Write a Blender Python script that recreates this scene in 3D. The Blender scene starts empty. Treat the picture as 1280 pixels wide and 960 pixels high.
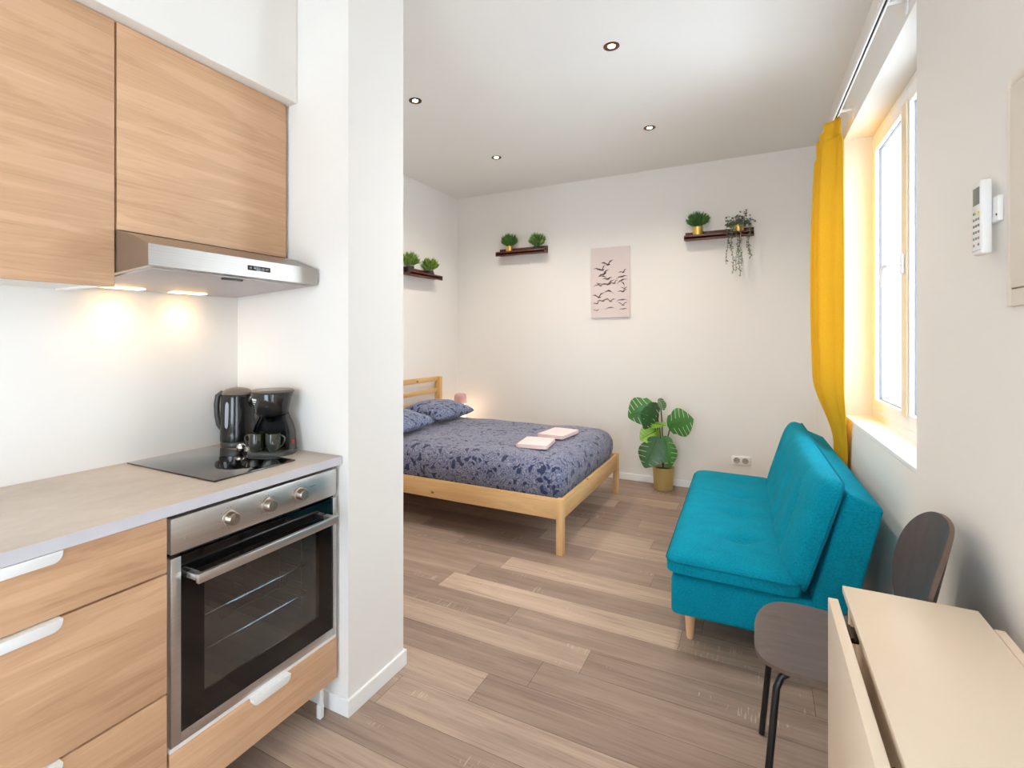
import bpy, bmesh, math, random
from mathutils import Vector, Matrix
random.seed(7)
SC = bpy.context.scene
COL = SC.collection
PI = math.pi

def lin(c):
    return tuple(((v/255)/12.92 if v/255 <= .04045 else ((v/255+.055)/1.055)**2.4) for v in c)

# ------------------------------------------------------------------ materials
def new_mat(name):
    m = bpy.data.materials.new(name); m.use_nodes = True
    nt = m.node_tree
    b = nt.nodes['Principled BSDF']
    return m, nt, b
def mat(name, rgb, rough=.5, metal=0, spec=.5, noise=None, bump=None, emit=None, coat=0, sheen=0, trans=0):
    """noise=(scale, amount) varies the colour a little; bump=(scale, strength)"""
    m, nt, b = new_mat(name)
    c = lin(rgb)
    b.inputs['Base Color'].default_value = (*c, 1)
    b.inputs['Roughness'].default_value = rough
    b.inputs['Metallic'].default_value = metal
    b.inputs['Specular IOR Level'].default_value = spec
    b.inputs['Coat Weight'].default_value = coat
    b.inputs['Sheen Weight'].default_value = sheen
    b.inputs['Transmission Weight'].default_value = trans
    if emit:
        b.inputs['Emission Color'].default_value = (*lin(emit[0]), 1)
        b.inputs['Emission Strength'].default_value = emit[1]
    if noise or bump:
        tc = nt.nodes.new('ShaderNodeTexCoord')
    if noise:
        n = nt.nodes.new('ShaderNodeTexNoise'); n.inputs['Scale'].default_value = noise[0]; n.inputs['Detail'].default_value = 4
        nt.links.new(tc.outputs['Object'], n.inputs['Vector'])
        r = nt.nodes.new('ShaderNodeMix'); r.data_type = 'RGBA'
        a = noise[1]
        r.inputs['A'].default_value = (*[max(0, v*(1-a)) for v in c], 1)
        r.inputs['B'].default_value = (*[min(1, v*(1+a)) for v in c], 1)
        nt.links.new(n.outputs['Fac'], r.inputs['Factor'])
        nt.links.new(r.outputs['Result'], b.inputs['Base Color'])
    if bump:
        n = nt.nodes.new('ShaderNodeTexNoise'); n.inputs['Scale'].default_value = bump[0]; n.inputs['Detail'].default_value = 3
        nt.links.new(tc.outputs['Object'], n.inputs['Vector'])
        bp = nt.nodes.new('ShaderNodeBump'); bp.inputs['Strength'].default_value = bump[1]; bp.inputs['Distance'].default_value = .004
        nt.links.new(n.outputs['Fac'], bp.inputs['Height'])
        nt.links.new(bp.outputs['Normal'], b.inputs['Normal'])
    return m
def math_node(nt, op, a, b=None, c=None):
    n = nt.nodes.new('ShaderNodeMath'); n.operation = op
    for i, v in enumerate((a, b, c)):
        if v is None: continue
        if isinstance(v, (int, float)): n.inputs[i].default_value = v
        else: nt.links.new(v, n.inputs[i])
    return n.outputs[0]
def ramp(nt, fac, stops):
    r = nt.nodes.new('ShaderNodeValToRGB')
    el = r.color_ramp.elements
    while len(el) < len(stops): el.new(.5)
    for e, (p, c) in zip(el, stops):
        e.position = p; e.color = (*lin(c), 1)
    nt.links.new(fac, r.inputs['Fac'])
    return r.outputs['Color']
def mapping(nt, scale, loc=(0, 0, 0), rot=(0, 0, 0), src='Object'):
    tc = nt.nodes.new('ShaderNodeTexCoord')
    mp = nt.nodes.new('ShaderNodeMapping')
    mp.inputs['Scale'].default_value = scale; mp.inputs['Location'].default_value = loc; mp.inputs['Rotation'].default_value = rot
    nt.links.new(tc.outputs[src], mp.inputs['Vector'])
    return mp.outputs['Vector']
def noise_tex(nt, vec, scale, detail=4, rough=.5, dist=0):
    n = nt.nodes.new('ShaderNodeTexNoise')
    n.inputs['Scale'].default_value = scale; n.inputs['Detail'].default_value = detail
    n.inputs['Roughness'].default_value = rough; n.inputs['Distortion'].default_value = dist
    nt.links.new(vec, n.inputs['Vector'])
    return n.outputs['Fac']
def mix_col(nt, fac, a, b, mode='MIX'):
    r = nt.nodes.new('ShaderNodeMix'); r.data_type = 'RGBA'; r.blend_type = mode
    if isinstance(fac, (int, float)): r.inputs['Factor'].default_value = fac
    else: nt.links.new(fac, r.inputs['Factor'])
    for key, v in (('A', a), ('B', b)):
        if isinstance(v, tuple): r.inputs[key].default_value = (*lin(v), 1)
        else: nt.links.new(v, r.inputs[key])
    return r.outputs['Result']
def wood(name, stops, along='Y', scale=1., rough=.45, contrast=1., loc=(0, 0, 0), knots=False, bands=8.):
    """straight-grained wood: long streaks along one axis"""
    m, nt, b = new_mat(name)
    lo, hi = 1.1*scale, 14*scale
    sc = {'X': (lo, hi, hi), 'Y': (hi, lo, hi), 'Z': (hi, hi, lo)}[along]
    v = mapping(nt, sc, loc)
    n1 = noise_tex(nt, v, 1.0, 6, .6, .9)
    sc2 = tuple(s*(9 if s == hi else 2.4) for s in sc)
    n2 = noise_tex(nt, mapping(nt, sc2, loc), 1.0, 3, .6)
    w = math_node(nt, 'MULTIPLY', n1, bands)
    w = math_node(nt, 'FRACT', w)
    w = math_node(nt, 'PINGPONG', w, .5)
    f = math_node(nt, 'MULTIPLY', w, .22*contrast)
    f = math_node(nt, 'ADD', f, math_node(nt, 'MULTIPLY', n1, .62))
    f = math_node(nt, 'ADD', f, math_node(nt, 'MULTIPLY', n2, .40*contrast))
    f = math_node(nt, 'SUBTRACT', f, .05+.07*contrast)
    c = ramp(nt, f, stops)
    if knots:
        vo = nt.nodes.new('ShaderNodeTexVoronoi'); vo.inputs['Scale'].default_value = 1
        nt.links.new(mapping(nt, tuple(5 if s == lo else 9 for s in sc), (.3, .2, .7)), vo.inputs['Vector'])
        k = math_node(nt, 'LESS_THAN', vo.outputs['Distance'], .085)
        c = mix_col(nt, k, c, (150, 100, 60))
    nt.links.new(c, b.inputs['Base Color'])
    b.inputs['Roughness'].default_value = rough
    bp = nt.nodes.new('ShaderNodeBump'); bp.inputs['Strength'].default_value = .08; bp.inputs['Distance'].default_value = .002
    nt.links.new(n2, bp.inputs['Height']); nt.links.new(bp.outputs['Normal'], b.inputs['Normal'])
    return m
def steel(name, rgb, rough=.3, along='Y'):
    m, nt, b = new_mat(name)
    sc = {'X': (2, 300, 300), 'Y': (300, 2, 300), 'Z': (300, 300, 2)}[along]
    n = noise_tex(nt, mapping(nt, sc), 1, 2)
    nt.links.new(mix_col(nt, n, tuple(int(v*.93) for v in rgb), tuple(min(255, int(v*1.05)) for v in rgb)), b.inputs['Base Color'])
    b.inputs['Metallic'].default_value = 1
    b.inputs['Roughness'].default_value = rough
    b.inputs['Anisotropic'].default_value = .5
    return m
def fabric(name, rgb, var=.18, weave=260., rough=.95, sheen=.0):
    m, nt, b = new_mat(name)
    c = rgb
    n = noise_tex(nt, mapping(nt, (weave, weave, weave)), 1, 2)
    n2 = noise_tex(nt, mapping(nt, (9, 9, 9)), 1, 3)
    n3 = noise_tex(nt, mapping(nt, (weave*.5, weave*.9, weave*.6)), 1, 2)
    f = math_node(nt, 'ADD', math_node(nt, 'MULTIPLY', n, .35), math_node(nt, 'MULTIPLY', n2, .2))
    f = math_node(nt, 'ADD', f, math_node(nt, 'MULTIPLY', n3, .45))
    f = math_node(nt, 'ADD', math_node(nt, 'MULTIPLY', math_node(nt, 'SUBTRACT', f, .5), 1.9), .5)
    col = mix_col(nt, f, tuple(int(v*(1-var)) for v in c), tuple(min(255, int(v*(1+var)+4)) for v in c))
    nt.links.new(col, b.inputs['Base Color'])
    b.inputs['Roughness'].default_value = rough
    b.inputs['Specular IOR Level'].default_value = .15
    b.inputs['Sheen Weight'].default_value = sheen
    bp = nt.nodes.new('ShaderNodeBump'); bp.inputs['Strength'].default_value = .3; bp.inputs['Distance'].default_value = .002
    nt.links.new(n, bp.inputs['Height']); nt.links.new(bp.outputs['Normal'], b.inputs['Normal'])
    return m
def plaster(name, rgb):
    return mat(name, rgb, .9, spec=.2, noise=(3.0, .012), bump=(160, .04))
def thin_glass(name, tint=(255, 255, 255), refl=.06, rough=0., fres=True):
    m = bpy.data.materials.new(name); m.use_nodes = True
    nt = m.node_tree
    nt.nodes.remove(nt.nodes['Principled BSDF'])
    out = nt.nodes['Material Output']
    t = nt.nodes.new('ShaderNodeBsdfTransparent'); t.inputs['Color'].default_value = (*lin(tint), 1)
    g = nt.nodes.new('ShaderNodeBsdfGlossy'); g.inputs['Roughness'].default_value = rough
    mx = nt.nodes.new('ShaderNodeMixShader')
    if fres:
        lw = nt.nodes.new('ShaderNodeLayerWeight'); lw.inputs['Blend'].default_value = .25
        f = math_node(nt, 'ADD', math_node(nt, 'MULTIPLY', lw.outputs['Fresnel'], .5), refl)
        nt.links.new(f, mx.inputs[0])
    else:
        mx.inputs[0].default_value = refl
    nt.links.new(t.outputs[0], mx.inputs[1]); nt.links.new(g.outputs[0], mx.inputs[2])
    nt.links.new(mx.outputs[0], out.inputs[0])
    return m

M = {}
M['wall'] = plaster('white_wall_paint', (238, 234, 228))
M['ceil'] = plaster('white_ceiling_paint', (238, 235, 230))
M['trim'] = mat('white_trim_paint', (246, 245, 242), .45, noise=(6, .01))
M['upvc'] = mat('white_window_plastic', (246, 245, 242), .3, noise=(6, .01))
M['beige_strip'] = wood('pale_wood_strip', [(.2, (238, 222, 194)), (.8, (248, 236, 212))], 'Z')
M['white_plastic'] = mat('white_plastic', (240, 240, 238), .35, noise=(8, .01))
M['grey_plastic'] = mat('grey_plastic', (120, 125, 125), .4, noise=(8, .02))
M['oak'] = wood('light_oak_laminate', [(.2, (192, 148, 112)), (.42, (216, 174, 136)), (.62, (229, 191, 154)), (.85, (240, 208, 174))], 'Y', 1.25, .5, .62, bands=6)
M['carcass'] = mat('white_melamine', (238, 236, 232), .45, noise=(9, .01))
M['worktop_top'] = None
M['steel'] = steel('brushed_steel', (206, 203, 200), .36)
M['steel_hood'] = steel('brushed_hood_steel', (176, 170, 163), .33)
M['steel_knob'] = steel('brushed_nickel', (190, 178, 165), .3, 'Z')
M['chrome'] = mat('chrome', (225, 225, 228), .06, 1, noise=(5, .02))
M['black_glass'] = mat('black_glass', (12, 13, 15), .03, spec=1., coat=.6, noise=(4, .1))
M['door_glass'] = mat('black_oven_glass', (14, 14, 15), .05, spec=.5, noise=(4, .1))
M['window_glass_oven'] = thin_glass('smoked_oven_window', (196, 204, 206), .12)
M['enamel'] = mat('grey_oven_enamel', (176, 182, 186), .35, noise=(30, .12))
M['outlet'] = mat('shaded_outlet_plastic', (176, 166, 154), .5, noise=(30, .05))
M['gasket'] = mat('grey_gasket', (120, 126, 136), .5, noise=(30, .05))
M['dark_gap'] = mat('dark_gap', (45, 38, 34), .8, noise=(9, .1))
M['black_plastic'] = mat('glossy_black_plastic', (24, 25, 26), .12, spec=.6, noise=(6, .08))
M['recess'] = mat('matt_black_recess', (16, 16, 17), .7, spec=.2, noise=(20, .1))
M['charcoal_plastic'] = mat('charcoal_plastic', (70, 69, 68), .3, noise=(60, .06))
M['taupe_lid'] = mat('taupe_plastic', (112, 101, 90), .3, noise=(30, .05))
M['dark_cup'] = mat('smoked_glass_cup', (46, 50, 40), .06, spec=.8, noise=(8, .1), coat=.6)
M['gauge'] = mat('clear_grey_gauge', (165, 172, 184), .2, noise=(30, .05))
M['red_switch'] = mat('red_switch', (170, 44, 40), .3, emit=((255, 60, 50), .08), noise=(20, .05))
M['hood_under'] = mat('hood_filter_grey', (190, 182, 182), .5, .3, noise=(90, .06))
M['hood_lamp'] = mat('hood_lamp_glow', (255, 230, 190), .4, emit=((255, 205, 130), 8), noise=(9, .01))
M['ledge'] = wood('dark_brown_wood', [(.2, (74, 36, 26)), (.5, (96, 52, 40)), (.8, (124, 74, 56))], 'X', 1.4, .45)
M['ledge_y'] = wood('dark_brown_wood_side', [(.2, (74, 36, 26)), (.5, (96, 52, 40)), (.8, (124, 74, 56))], 'Y', 1.4, .45)
M['pine_x'] = wood('natural_pine_lengthwise', [(.2, (208, 160, 102)), (.5, (226, 184, 128)), (.8, (238, 204, 154))], 'X', 1.2, .5, .8, knots=True)
M['pine_y'] = wood('natural_pine_crosswise', [(.2, (208, 160, 102)), (.5, (226, 184, 128)), (.8, (238, 204, 154))], 'Y', 1.2, .5, .8, knots=True)
M['pine_z'] = wood('natural_pine_upright', [(.2, (208, 160, 102)), (.5, (226, 184, 128)), (.8, (238, 204, 154))], 'Z', 1.2, .5, .8)
M['gold'] = mat('brushed_gold', (226, 188, 98), .34, .8, noise=(40, .06))
M['gold_matt'] = mat('matt_brass_pot', (204, 178, 114), .42, .35, noise=(40, .05))
M['black_pot'] = mat('black_pot', (46, 48, 52), .5, noise=(30, .1))
M['soil'] = mat('soil', (50, 38, 30), .95, noise=(80, .4), bump=(90, .6))
M['grass_green'] = mat('green_foliage', (92, 138, 58), .55, noise=(60, .45))
M['grass_yellow'] = mat('yellowish_green_foliage', (162, 186, 92), .55, noise=(60, .45))
M['deep_green'] = mat('deep_green_foliage', (66, 112, 58), .5, noise=(60, .45))
M['grey_green'] = mat('grey_green_foliage', (104, 118, 96), .6, noise=(120, .4))
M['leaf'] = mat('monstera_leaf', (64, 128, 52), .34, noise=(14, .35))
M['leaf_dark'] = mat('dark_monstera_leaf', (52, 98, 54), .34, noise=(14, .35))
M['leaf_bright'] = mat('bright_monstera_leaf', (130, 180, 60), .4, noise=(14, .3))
M['stem'] = mat('green_brown_stem', (84, 82, 48), .6, noise=(30, .2))
M['canvas'] = mat('pinkish_canvas', (222, 208, 204), .9, noise=(2.5, .05), bump=(600, .1))
M['bird'] = mat('bird_ink', (84, 72, 70), .9, noise=(30, .25))
M['bird_pale'] = mat('faded_bird_ink', (134, 120, 116), .9, noise=(30, .15))
M['teal'] = fabric('teal_fabric', (0, 131, 154), .22)
M['teal_piping'] = fabric('teal_piping_fabric', (6, 112, 134), .12)
M['beech'] = wood('beech_leg', [(.2, (214, 164, 120)), (.8, (234, 192, 150))], 'Z', 1.6, .4)
M['pink'] = fabric('pink_towelling', (240, 212, 210), .07, 500)
M['yellow'] = None
M['chair_wood'] = wood('dark_stained_ash', [(.2, (74, 64, 62)), (.5, (94, 82, 78)), (.8, (120, 106, 100))], 'X', 2.2, .42)
M['chair_back_wood'] = wood('dark_stained_ash_back', [(.2, (62, 55, 56)), (.5, (76, 69, 68)), (.8, (92, 84, 82))], 'Z', 2.2, .42)
M['chair_edge'] = mat('plywood_edge', (104, 84, 72), .5, noise=(40, .15))
M['black_metal'] = mat('black_powder_coat', (26, 25, 26), .4, .2, noise=(40, .1))
M['table'] = mat('cream_lacquer', (238, 221, 199), .35, noise=(5, .015))
M['hinge'] = mat('dark_hinge_metal', (74, 62, 54), .35, .9, noise=(50, .1))
M['lamp_ring'] = mat('bronze_ring', (110, 78, 58), .35, .8, noise=(30, .08))
M['lamp_ring_dark'] = mat('dark_bronze_ring', (64, 54, 46), .35, .8, noise=(30, .08))
M['lamp_glow'] = mat('downlight_glow', (255, 240, 215), .4, emit=((255, 226, 180), 30), noise=(9, .01))
M['bulb'] = mat('warm_bulb', (255, 230, 200), .4, emit=((255, 205, 150), 12), noise=(9, .01))
M['pink_glass'] = mat('pink_glass', (205, 165, 165), .15, spec=.6, noise=(9, .05))
M['lamp_clear'] = mat('frosted_lamp_glass', (255, 238, 222), .5, emit=((255, 215, 175), 1.6), noise=(9, .02))
M['lcd'] = mat('grey_lcd', (122, 130, 122), .3, noise=(20, .04))
M['btn_grey'] = mat('grey_button', (140, 138, 140), .5, noise=(20, .04))
M['btn_green'] = mat('green_button', (90, 170, 110), .5, noise=(20, .04))
M['btn_yellow'] = mat('yellow_button', (220, 190, 90), .5, noise=(20, .04))
M['panel_paint'] = mat('cream_panel_paint', (236, 228, 216), .5, noise=(5, .01))
M['concrete'] = mat('outside_concrete', (190, 190, 188), .9, noise=(4, .1))

def make_worktop_mat():
    m, nt, b = new_mat('beige_grey_worktop')
    n = noise_tex(nt, mapping(nt, (4, 2.2, 4)), 1, 6, .6, .3)
    n2 = noise_tex(nt, mapping(nt, (60, 30, 60)), 1, 3)
    f = math_node(nt, 'ADD', math_node(nt, 'MULTIPLY', n, .8), math_node(nt, 'MULTIPLY', n2, .2))
    nt.links.new(ramp(nt, f, [(.25, (178, 164, 150)), (.5, (198, 184, 170)), (.75, (212, 199, 186))]), b.inputs['Base Color'])
    b.inputs['Roughness'].default_value = .45
    return m
M['worktop_top'] = make_worktop_mat()
M['worktop_edge'] = mat('daylit_worktop_edge', (206, 203, 208), .45, noise=(30, .05))  # paler and cooler than the top: daylight put into the edge colour
def make_curtain_mat():
    m, nt, b = new_mat('mustard_curtain_cloth')
    n = noise_tex(nt, mapping(nt, (300, 300, 90)), 1, 2)
    nt.links.new(mix_col(nt, n, (226, 168, 30), (244, 192, 52)), b.inputs['Base Color'])
    b.inputs['Roughness'].default_value = .8
    b.inputs['Specular IOR Level'].default_value = .15
    out = nt.nodes['Material Output']
    tl = nt.nodes.new('ShaderNodeBsdfTranslucent'); tl.inputs['Color'].default_value = (*lin((255, 214, 90)), 1)
    mx = nt.nodes.new('ShaderNodeMixShader'); mx.inputs[0].default_value = .08
    nt.links.new(b.outputs[0], mx.inputs[1]); nt.links.new(tl.outputs[0], mx.inputs[2]); nt.links.new(mx.outputs[0], out.inputs[0])
    return m
M['yellow'] = make_curtain_mat()
def make_paisley(name, base=(112, 114, 136), pale=(148, 148, 166), navy=(38, 48, 82), scale=1.25):
    m, nt, b = new_mat(name)
    v = mapping(nt, (scale, scale, scale))
    # warp the coordinates so the figures curl
    nz = nt.nodes.new('ShaderNodeTexNoise'); nz.inputs['Scale'].default_value = 9; nz.inputs['Detail'].default_value = 1
    nt.links.new(v, nz.inputs['Vector'])
    va = nt.nodes.new('ShaderNodeVectorMath'); va.operation = 'MULTIPLY_ADD'
    va.inputs[1].default_value = (.16, .16, .16)
    nt.links.new(nz.outputs['Color'], va.inputs[0]); nt.links.new(v, va.inputs[2])
    w = va.outputs[0]
    n1 = noise_tex(nt, w, 13, 2, .5)
    lines = math_node(nt, 'PINGPONG', math_node(nt, 'MULTIPLY', n1, 13), .5)
    pale_f = math_node(nt, 'GREATER_THAN', lines, .36)
    dark_f = math_node(nt, 'LESS_THAN', lines, .11)
    c = mix_col(nt, math_node(nt, 'MULTIPLY', pale_f, .95), base, pale)
    c = mix_col(nt, math_node(nt, 'MULTIPLY', dark_f, .75), c, (64, 72, 108))
    vo = nt.nodes.new('ShaderNodeTexVoronoi'); vo.inputs['Scale'].default_value = 13; vo.inputs['Randomness'].default_value = .9
    nt.links.new(w, vo.inputs['Vector'])
    n3 = noise_tex(nt, w, 30, 2)
    lim = math_node(nt, 'ADD', math_node(nt, 'MULTIPLY', n3, .62), .0)
    blot = math_node(nt, 'LESS_THAN', vo.outputs['Distance'], lim)
    c = mix_col(nt, math_node(nt, 'MULTIPLY', blot, .92), c, navy)
    vo2 = nt.nodes.new('ShaderNodeTexVoronoi'); vo2.inputs['Scale'].default_value = 34
    nt.links.new(v, vo2.inputs['Vector'])
    dots = math_node(nt, 'LESS_THAN', vo2.outputs['Distance'], .27)
    c = mix_col(nt, math_node(nt, 'MULTIPLY', dots, .55), c, navy)
    nt.links.new(c, b.inputs['Base Color'])
    b.inputs['Roughness'].default_value = .85
    b.inputs['Specular IOR Level'].default_value = .2
    b.inputs['Sheen Weight'].default_value = .2
    n4 = noise_tex(nt, mapping(nt, (7, 7, 7)), 1, 4)
    bp = nt.nodes.new('ShaderNodeBump'); bp.inputs['Strength'].default_value = .5; bp.inputs['Distance'].default_value = .02
    nt.links.new(n4, bp.inputs['Height']); nt.links.new(bp.outputs['Normal'], b.inputs['Normal'])
    return m
M['paisley'] = make_paisley('blue_paisley_cloth')
M['paisley_pillow'] = make_paisley('blue_paisley_pillowcase', (112, 122, 152), (146, 154, 178), (36, 48, 90), 1.3)
def make_floor_mat():
    m, nt, b = new_mat('greyed_oak_vinyl_planks')
    at = nt.nodes.new('ShaderNodeAttribute'); at.attribute_name = 'tone'
    sd = nt.nodes.new('ShaderNodeAttribute'); sd.attribute_name = 'seed'
    tc = nt.nodes.new('ShaderNodeTexCoord')
    off = nt.nodes.new('ShaderNodeCombineXYZ')
    nt.links.new(math_node(nt, 'MULTIPLY', sd.outputs['Fac'], 37.), off.inputs[0])
    nt.links.new(math_node(nt, 'MULTIPLY', sd.outputs['Fac'], 91.), off.inputs[2])
    add = nt.nodes.new('ShaderNodeVectorMath'); add.operation = 'ADD'
    nt.links.new(tc.outputs['Object'], add.inputs[0]); nt.links.new(off.outputs[0], add.inputs[1])
    def mapped(s):
        mp = nt.nodes.new('ShaderNodeMapping'); mp.inputs['Scale'].default_value = s
        nt.links.new(add.outputs[0], mp.inputs['Vector']); return mp.outputs[0]
    g1 = noise_tex(nt, mapped((1.1, 15, 1)), 1, 6, .62, .7)
    g2 = noise_tex(nt, mapped((5, 120, 1)), 1, 3, .6)
    g3 = noise_tex(nt, mapped((2.0, 3.0, 1)), 1, 2)
    f = math_node(nt, 'ADD', math_node(nt, 'MULTIPLY', math_node(nt, 'SUBTRACT', g1, .5), .75), at.outputs['Fac'])
    f = math_node(nt, 'ADD', f, math_node(nt, 'MULTIPLY', math_node(nt, 'SUBTRACT', g2, .5), .34))
    f = math_node(nt, 'ADD', f, math_node(nt, 'MULTIPLY', math_node(nt, 'SUBTRACT', g3, .5), .22))
    c = ramp(nt, f, [(.0, (112, 94, 85)), (.3, (146, 124, 111)), (.55, (170, 147, 131)), (.8, (194, 170, 150)), (1., (214, 192, 170))])
    g4 = noise_tex(nt, mapped((2.2, 60, 1)), 1, 4, .7, 1.2)
    st = math_node(nt, 'MULTIPLY', math_node(nt, 'MAXIMUM', math_node(nt, 'SUBTRACT', g4, .54), 0.), 3.2)
    c = mix_col(nt, math_node(nt, 'MINIMUM', st, .6), c, (112, 90, 78))
    # pale saw marks across the grain, in patches
    sw = noise_tex(nt, mapped((150, 9, 1)), 1, 2)
    pt = noise_tex(nt, mapped((2.6, 7, 1)), 1, 2)
    sawf = math_node(nt, 'MULTIPLY', math_node(nt, 'GREATER_THAN', sw, .6), math_node(nt, 'GREATER_THAN', pt, .62))
    c = mix_col(nt, math_node(nt, 'MULTIPLY', sawf, .5), c, (206, 188, 168))
    nt.links.new(c, b.inputs['Base Color'])
    nt.links.new(math_node(nt, 'ADD', math_node(nt, 'MULTIPLY', g2, .16), .36), b.inputs['Roughness'])
    b.inputs['Specular IOR Level'].default_value = .35
    bp = nt.nodes.new('ShaderNodeBump'); bp.inputs['Strength'].default_value = .12; bp.inputs['Distance'].default_value = .002
    nt.links.new(g2, bp.inputs['Height']); nt.links.new(bp.outputs['Normal'], b.inputs['Normal'])
    return m
M['floor'] = make_floor_mat()
def make_brick_mat():
    m, nt, b = new_mat('grey_outside_brick')
    bt = nt.nodes.new('ShaderNodeTexBrick')
    bt.inputs['Scale'].default_value = 1
    bt.inputs['Brick Width'].default_value = .22; bt.inputs['Row Height'].default_value = .07
    bt.inputs['Mortar Size'].default_value = .006
    bt.inputs['Color1'].default_value = (*lin((170, 168, 170)), 1); bt.inputs['Color2'].default_value = (*lin((140, 140, 146)), 1)
    bt.inputs['Mortar'].default_value = (*lin((190, 190, 190)), 1)
    nt.links.new(mapping(nt, (1, 1, 1), (0, 0, 0), (PI/2, 0, 0)), bt.inputs['Vector'])
    nt.links.new(bt.outputs['Color'], b.inputs['Base Color'])
    b.inputs['Roughness'].default_value = .9
    return m
M['brick'] = make_brick_mat()

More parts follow.
